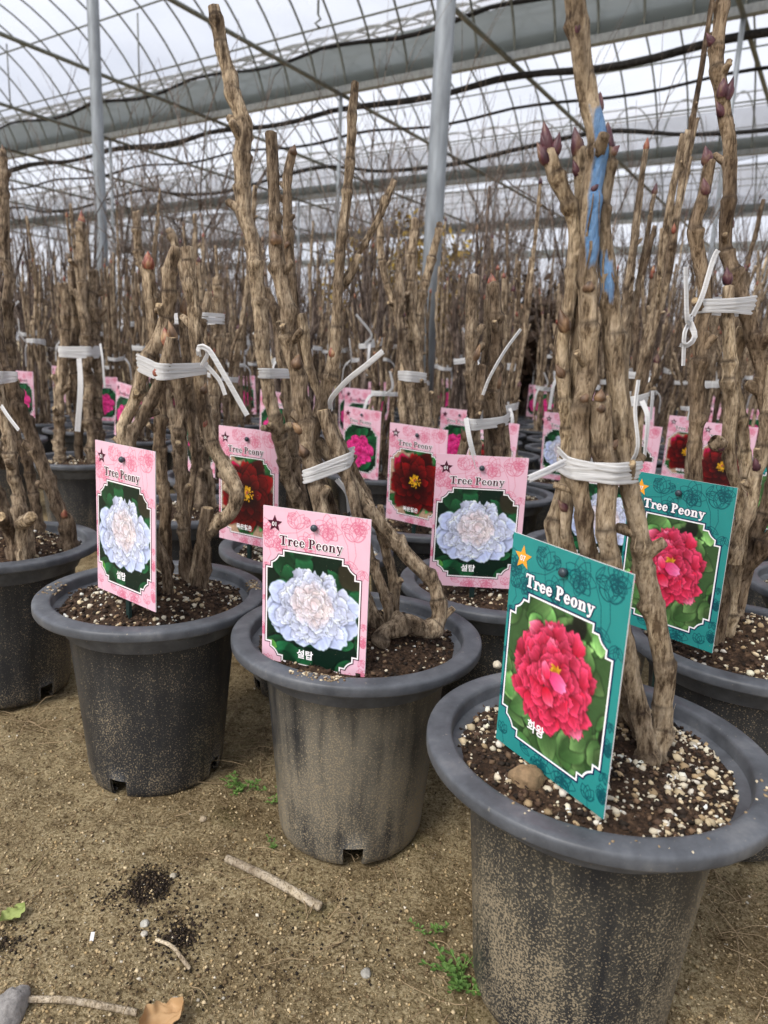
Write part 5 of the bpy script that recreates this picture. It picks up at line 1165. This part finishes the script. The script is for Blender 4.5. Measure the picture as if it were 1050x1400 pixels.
# ------------------------------------------------------------------ small things on the floor and rims
def stick(label, pts, r0, r1, seed, pale=True, name='dry_stick'):
    r = np.random.default_rng(seed); mb = MB(); cane(mb, pts, np.linspace(r0, r1, len(pts)), r, 12, .004, .3, .3, True, .1, dk=.05)
    o = mb.build(name, [M_STRAW if pale else M_BARKD, M_CUT], color=True); tag(o, label, 'stick'); return o
M_STRAW = bark_material('bleached_stick', (.40, .34, .25), (.60, .53, .42), (.74, .68, .58))
def gp(px, py, dz=.0): q = WZ(px, py, 0); q[2] = float(ground_h(q[0], q[1])) + dz; return q
stick('thick bleached stick lying on the sand before the dusty pot', [gp(310, 1180, .006), gp(372, 1207, .006), gp(438, 1240, .006)], .0052, .0058, 1)
stick('thin short straw lying by the dark soil spill', [gp(214, 1285, .004), gp(236, 1302, .004), gp(259, 1322, .004)], .0020, .0024, 2)
stick('long pale straw lying between the grey stone and the dry leaf', [gp(34, 1374, .005), gp(100, 1382, .005), gp(187, 1388, .005)], .0032, .0034, 3)
# dry leaf
def curled_leaf(label, px, py, size, m, ang, curl, seed, name='dry_leaf', dz=.004):
    r = np.random.default_rng(seed); n = 26; a = np.linspace(-1, 1, n); X, Y = np.meshgrid(a, a, indexing='ij'); c = gp(px, py, dz); ca, sa = math.cos(ang), math.sin(ang)
    wv = 1 - .35 * np.abs(X) ** 2 + .16 * np.sin(X * 11 + 1); x = X * size; y = Y * size * .75 * np.clip(wv, .1, 2) * np.sqrt(np.clip(1 - X ** 2 * .96, 0, 1))
    z = curl * size * (Y ** 2 * .9 + .25 * np.sin(X * 4 + Y * 3) + .18 * np.abs(np.sin(Y * 6 + X * 2)) + .5 * X ** 2) + .06 * size * n2(X * 3, Y * 3, seed, 2)
    V = np.stack([c[0] + x * ca - y * sa, c[1] + x * sa + y * ca, c[2] + z], -1).reshape(-1, 3); o = obj(name, mesh(name, V, gf_np(n, n), [m])); tag(o, label, 'leaf'); return o
M_DRY = leaf_mat('dry_leaf', (.28, .15, .06), (.50, .32, .16)); M_LIME = leaf_mat('yellow_green_leaf', (.22, .27, .07), (.42, .48, .18))
curled_leaf('curled brown dry leaf at the end of the long straw', 222, 1400, .022, M_DRY, .6, .5, 4)
curled_leaf('yellow-green fallen leaf lying on the sand', 18, 1250, .015, M_LIME, 1.0, .3, 5)
# grey stone and pebbles
def stone(label, px, py, r_, col, seed, sq=(1, 1, .7), name='stone', cat='stone', Y=None, pos=None):
    rg = np.random.default_rng(seed); n = 26; th = np.linspace(0, math.pi, n); ph = np.arange(n * 2) * math.pi / n; T_, Ph = np.meshgrid(th, ph, indexing='ij')
    D = np.stack([np.sin(T_) * np.cos(Ph), np.sin(T_) * np.sin(Ph), np.cos(T_)], -1); rr = .7 + .6 * fbm(D * 1.6 + seed, seed, 4)
    c = gp(px, py, r_ * sq[2] * .4) if pos is None else np.asarray(pos); V = (D * rr[..., None] * r_ * np.array(sq)).reshape(-1, 3) + c
    o = obj(name, mesh(name, V, grid_faces(n, n * 2, True), [stone_m(col)])); tag(o, label, cat); return o
_sm = {}
def stone_m(col):
    if col not in _sm:
        m, t, b = mat('stone'); v = coords(t, (140, 140, 140)); n = nd(t, 'ShaderNodeTexNoise', Scale=1.0, Detail=6.0, Roughness=.7); t.links.new(v, n.inputs['Vector'])
        r = ramp(t, [(.3, tuple(x * .55 for x in col)), (.65, col)]); t.links.new(n.outputs[0], r.inputs[0]); t.links.new(r.outputs[0], b.inputs['Base Color']); b.inputs['Roughness'].default_value = .85; bump(t, b, n.outputs[0], .7, .003); _sm[col] = m
    return _sm[col]
stone('grey rough stone at the left end of the long straw', 12, 1390, .018, (.34, .32, .31), 1, (.9, 1.5, .9))
stone('brown lump of soil on the perlite before the large teal tag', 0, 0, .0135, (.30, .20, .11), 2, (1.2, 1, .9), 'soil_lump', 'clod', pos=WZ(722, 1063, .286))
stone('single cream perlite pebble resting on the mud-splashed pot rim', 0, 0, .0052, (.72, .64, .50), 3, (1, 1, .9), 'perlite_pebble', 'pebble', pos=WZ(680, 909, .2965))
for i, (px, py, r_, c_, lab) in enumerate(((500, 1334, .0055, (.42, .40, .36), 'small grey pebble near the mud-splashed pot'), (238, 1366, .0045, (.55, .50, .42), 'pale pebble above the dry leaf'), (278, 1122, .005, (.45, .36, .25), 'tan pebble in front of the speckled black pot'), (198, 1258, .0055, (.55, .53, .48), 'whitish pebble on the dark soil spill'), (237, 1198, .004, (.5, .45, .36), 'small tan pebble at the edge of the dark soil spill'), (197, 1276, .004, (.65, .6, .52), 'cream pebble beside the thin straw'))):
    stone(lab, px, py, r_, c_, 10 + i, (1, 1.1, .7), 'pebble', 'pebble')
o = obj('plastic_scrap', mesh('plastic_scrap', *box((0, 0, 0), (.004, .011, .0012)), [M_WHITE], False), None, gp(126, 1281, .004), (.2, .1, .25)); tag(o, 'tiny white plastic scrap lying on the sand', 'scrap')
# crumbs on rims
def rim_bits(label, cxy, a0, a1, n, seed):
    r = np.random.default_rng(seed); a = r.uniform(a0, a1, n); rr = r.uniform(.141, .166, n); S_ = r.uniform(.0008, .0024, n)
    P = np.stack([cxy[0] + rr * np.cos(a), cxy[1] + rr * np.sin(a), np.interp(rr, [.14, .145, .15, .159, .166], [.2885, .292, .2935, .2932, .2908]) + S_ * .3], 1)
    V, F, CC = pebbles(P, S_, pick(r, n, [(.30, .22, .13), (.55, .47, .34), (.10, .06, .035)], [4, 2, 2]), r, True, .6); o = obj('rim_crumbs', mesh('rim_crumbs', V, F, [M_TINT], True, None, CC)); tag(o, label, 'grit', None, 'stuff')
rim_bits('sandy crumbs on the front rim of the dusty pot', HERO['B'], R(-118), R(-92), 150, 1)
rim_bits('dirt on the left rim of the speckled black pot', HERO['A'], R(172), R(196), 60, 2)
rim_bits('dirt on the right rim of the speckled black pot', HERO['A'], R(10), R(28), 90, 3)
rim_bits('few crumbs on the mud-splashed pot rim', HERO['C'], R(-150), R(-20), 26, 4)
# weeds
def weed(label, px, py, n, size, seed):
    r = np.random.default_rng(seed); c = gp(px, py); t = thing('weed', label, 'weed', tuple(c)); sm, lm = MB(), MB()
    for k in range(n):
        a = r.uniform(0, 6.28); ln = size * r.uniform(.5, 1.2); d_ = np.array([math.cos(a) * .8, math.sin(a) * .8, r.uniform(.25, 1.0)]); d_ /= np.linalg.norm(d_); b0 = np.r_[r.normal(0, size * .25, 2), 0]
        V, F = tube([b0, b0 + d_ * ln * .5, b0 + d_ * ln + [0, 0, .1 * ln]], .0005, 5); sm.add(V, F)
        for j in range(7):
            q = b0 + d_ * ln * (.2 + .13 * j); aa = j * 1.57 + r.uniform(0, 1); s_ = np.array([math.cos(aa), math.sin(aa), r.uniform(.1, .6)]); s_ /= np.linalg.norm(s_); w_ = np.cross(s_, [0, 0, 1]); w_ /= np.linalg.norm(w_) + 1e-9; L_ = size * r.uniform(.2, .36)
            V = [q, q + s_ * L_ * .3 + w_ * L_ * .22, q + s_ * L_ * .7 + w_ * L_ * .25, q + s_ * L_, q + s_ * L_ * .7 - w_ * L_ * .25, q + s_ * L_ * .3 - w_ * L_ * .22, q + s_ * L_ * .5 - [0, 0, L_ * .08]]; lm.add(V, [(0, 1, 6), (1, 2, 6), (2, 3, 6), (3, 4, 6), (4, 5, 6), (5, 0, 6)])
    sm.build('stems', [M_GRN], t); lm.build('leaves', [M_GRN], t, smooth=False)
weed('green weed clump beside the mud-splashed pot', 628, 1332, 16, .030, 1); weed('small green weed by the foot of the speckled black pot', 332, 1078, 14, .026, 2); weed('sparse green weed sprouting beside the dusty pot', 385, 1090, 7, .022, 3)
weed('tiny weed above the green clump by the mud-splashed pot', 590, 1268, 6, .018, 4); weed('tiny seedling on the sand before the dusty pot', 374, 1160, 4, .014, 5)
# dry grass and fine roots tangled between the pots
def straw(label, px, py, n, spread, seed, ln=.10, name='dry_grass'):
    r = np.random.default_rng(seed); mb = MB(); c = gp(px, py)
    for k in range(n):
        q = c + np.r_[r.normal(0, spread, 2), 0]; a = r.uniform(0, 6.28); L_ = ln * r.uniform(.3, 1.2); P = [q]
        dd = np.array([math.cos(a), math.sin(a), r.uniform(.0, .7)])
        for j in range(5): dd = dd + r.normal(0, .25, 3) - [0, 0, .12]; P.append(P[-1] + dd / np.linalg.norm(dd) * L_ / 5)
        P = np.array(P); P[:, 2] = np.maximum(P[:, 2], ground_h(P[:, 0], P[:, 1]) + .001); V, F = tube(P, np.linspace(.0008, .0004, 6), 4); mb.add(V, F)
    o = mb.build(name, [M_HAY]); tag(o, label, 'grass', None, 'stuff')
M_HAY = plain('hay', (.30, .22, .13), .8)
straw('dry grass and roots tangled between the speckled and the dusty pot', 345, 1010, 90, .06, 1); straw('fine dry roots at the foot of the left edge pot', 80, 985, 30, .05, 2); straw('dry grass beside the mud-splashed pot on the right', 1010, 1260, 40, .06, 3); straw('few dry stalks by the green weed clump', 640, 1360, 12, .03, 4, .07); straw('thin pale stalks lying at the left edge', 10, 1200, 8, .02, 5, .08); straw('scattered bits of straw over the open sand', 330, 1260, 34, .17, 6, .045); straw('fine rootlets on the sand below the dusty pot', 470, 1230, 26, .10, 7, .05)
